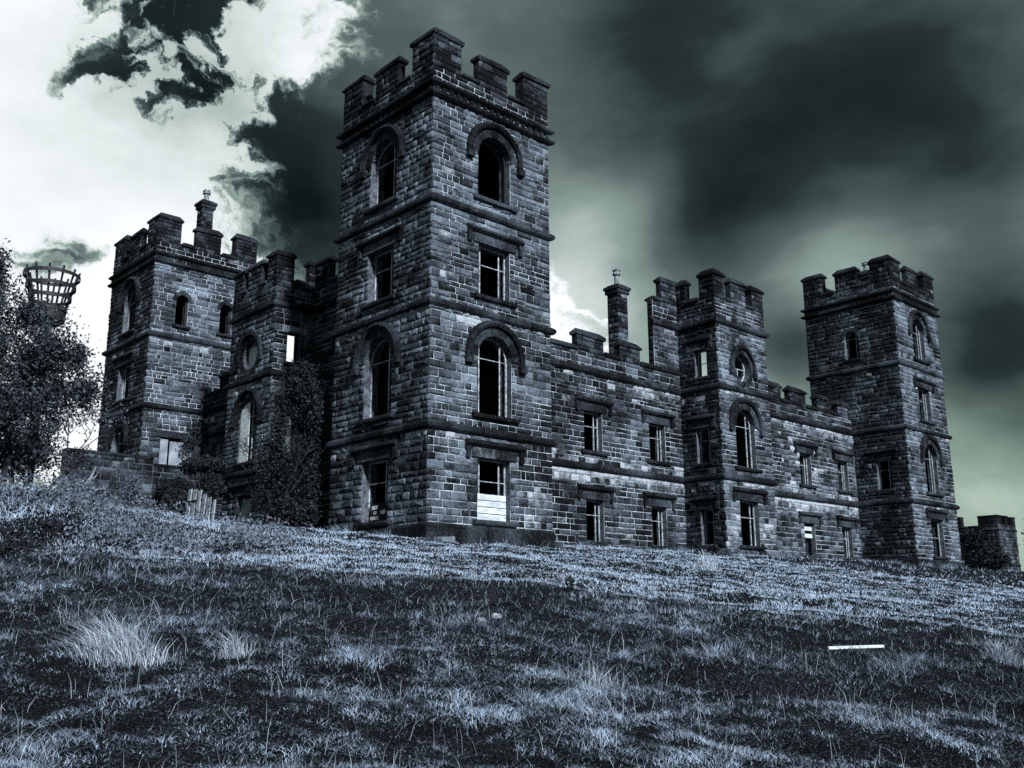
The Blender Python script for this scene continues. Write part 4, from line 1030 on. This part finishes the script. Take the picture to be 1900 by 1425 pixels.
def tuft(x, y, rx, ry, n, h, lean, label, tone=.6):
    q = nr.normal(size=(n, 2)); rr_ = np.hypot(q[:, 0], q[:, 1]); q = q*np.array([rx, ry]); ca, sa = math.cos(YAW), math.sin(YAW)
    X = x+q[:, 0]*ca+q[:, 1]*sa; Y = y-q[:, 0]*sa+q[:, 1]*ca
    P = np.stack([X, Y, ground_z(X, Y)-.02], 1)
    lx = (nr.normal(lean, .30, n)+q[:, 0]/rx*.12)*np.where(nr.random(n) < .18, -.7, 1); ly = nr.normal(0, .4, n)
    flat = np.where(nr.random(n) < .15, 2.2, 1.0); lx, ly = lx*flat, ly*flat
    Ln = np.stack([lx*ca+ly*sa, -lx*sa+ly*ca], 1)
    hh = h*nr.uniform(.25, 1.1, n)*np.exp(-(rr_/2.2)**2)/flat**.5
    o = blades(P, hh, nr.uniform(.002, .006, n)*(1+.05*math.hypot(x-CAM.x, y-CAM.y)), Ln, nr.normal(tone-.12, .30, n)-.12*rr_, 'grass_tuft', 'straw', origin=(x, y, gz(x, y)))
    o.location = (x, y, gz(x, y)); tag(o, label, 'grass tuft', 'dry grass tufts')
tuft(-17.1, -17.65, .19, .12, 1100, .46, -.42, 'largest pale dry grass tuft, leaning left on the near slope')
tuft(-16.25, -18.0, .09, .07, 260, .32, -.2, 'small sparse dry tuft right of the largest one', .5)
tuft(-13.3, -19.6, .13, .09, 220, .34, .1, 'thin dry tuft in the near grass below the front wall', .5)
tuft(5.2, -7.5, .22, .16, 300, .75, 0, 'pale dry tuft on the bright slope below the round window bay', .75)
tuft(-5.0, -20.1, .15, .12, 700, .36, .1, 'spreading tuft beyond the white plank at the field edge', .30)

n = 26000
x = nr.normal(-12.3, 3.2, n); y = nr.normal(-2.6, 2.0, n); c = fbm(x*1.3, y*1.3, 77); k = (nr.random(n) < sstep(c, .35, .7)) & (x < -6.5); x, y, c = x[k], y[k], c[k]
P = np.stack([x, y, ground_z(x, y)+nr.random(len(x))**1.5*.55*(c+.2)], 1)
o = leaf_mesh('bank_weeds', P, nr.uniform(.025, .065, len(P)), nr.normal(.75, .35, len(P)), 'leaf', None, kind='stuff', long=2.2)
tag(o, 'pale scrubby weeds covering the grassy bank below the tree', 'weeds')

# ------------------------------------------------------------------ nettles and fallen stones along the foot of the walls
segs = [((0, -.25), (6.2, -.25), .35), ((6.3, 3.1), (18.4, 3.1), 1), ((18.4, .8), (23.3, .8), .8), ((23.3, 3.1), (35.7, 3.1), .9), ((35.8, -.25), (42, -.25), .8), ((-.25, 0), (-.25, 6), .5), ((18.4, 1), (18.4, 3.1), 1), ((35.7, 0), (35.7, 3), 1)]
P, H, Tn = [], [], []
for (a, b, k) in segs:
    n = int(260*k*math.dist(a, b)); t = nr.random(n); x = a[0]+(b[0]-a[0])*t+nr.normal(0, .12, n); y = a[1]+(b[1]-a[1])*t-np.abs(nr.normal(0, .18, n))
    c = fbm(x*.9, y*.9, 91); m_ = nr.random(n) < sstep(c, .42, .68); x, y, c = x[m_], y[m_], c[m_]
    P.append(np.stack([x, y, ground_z(x, y)-.02], 1)); H.append(nr.uniform(.10, .50, len(x))*(c+.15)); Tn.append(nr.normal(.35, .28, len(x)))
P, H, Tn = np.concatenate(P), np.concatenate(H), np.concatenate(Tn); n = len(P)
o = blades(P, H, nr.uniform(.012, .03, n), nr.normal(0, .45, (n, 2)), Tn, 'wall_foot_weeds', 'grass', 'rank weeds and nettles along the foot of the castle walls', 'weeds', 'stuff')
def fallen(x, y, sx, sy, sz, rz, label, tone):
    v, f = box_vf((-sx, -sy, -.06), (sx, sy, sz)); v = [(a+rnd.uniform(-.03, .03), b+rnd.uniform(-.03, .03), c+rnd.uniform(-.03, .03)) for a, b, c in v]
    o = obj('fallen_stone', v, f, 'stone', tone=tone, stain=.35); o.location = (x, y, gz(x, y)); o.rotation_euler = (rnd.uniform(-.2, .2), rnd.uniform(-.2, .2), rz)
    tag(o, label, 'stone', 'fallen stones at the wall foot')
fallen(13.35, 2.55, .26, .18, .22, .4, 'pale fallen block below the first curtain wall window pair', .8)
fallen(15.4, 2.5, .18, .14, .15, 1.1, 'small fallen block between the two curtain wall window pairs', .7)
fallen(18.1, .75, .24, .2, .34, .2, 'dark squared block at the near foot of the round window bay', .25)
fallen(.35, -.5, .3, .2, .12, .1, 'flat pale stone at the foot of the closest tower corner', .9)
fallen(6.9, .6, .2, .16, .18, .8, 'fallen block by the far side of the closest tower', .5)
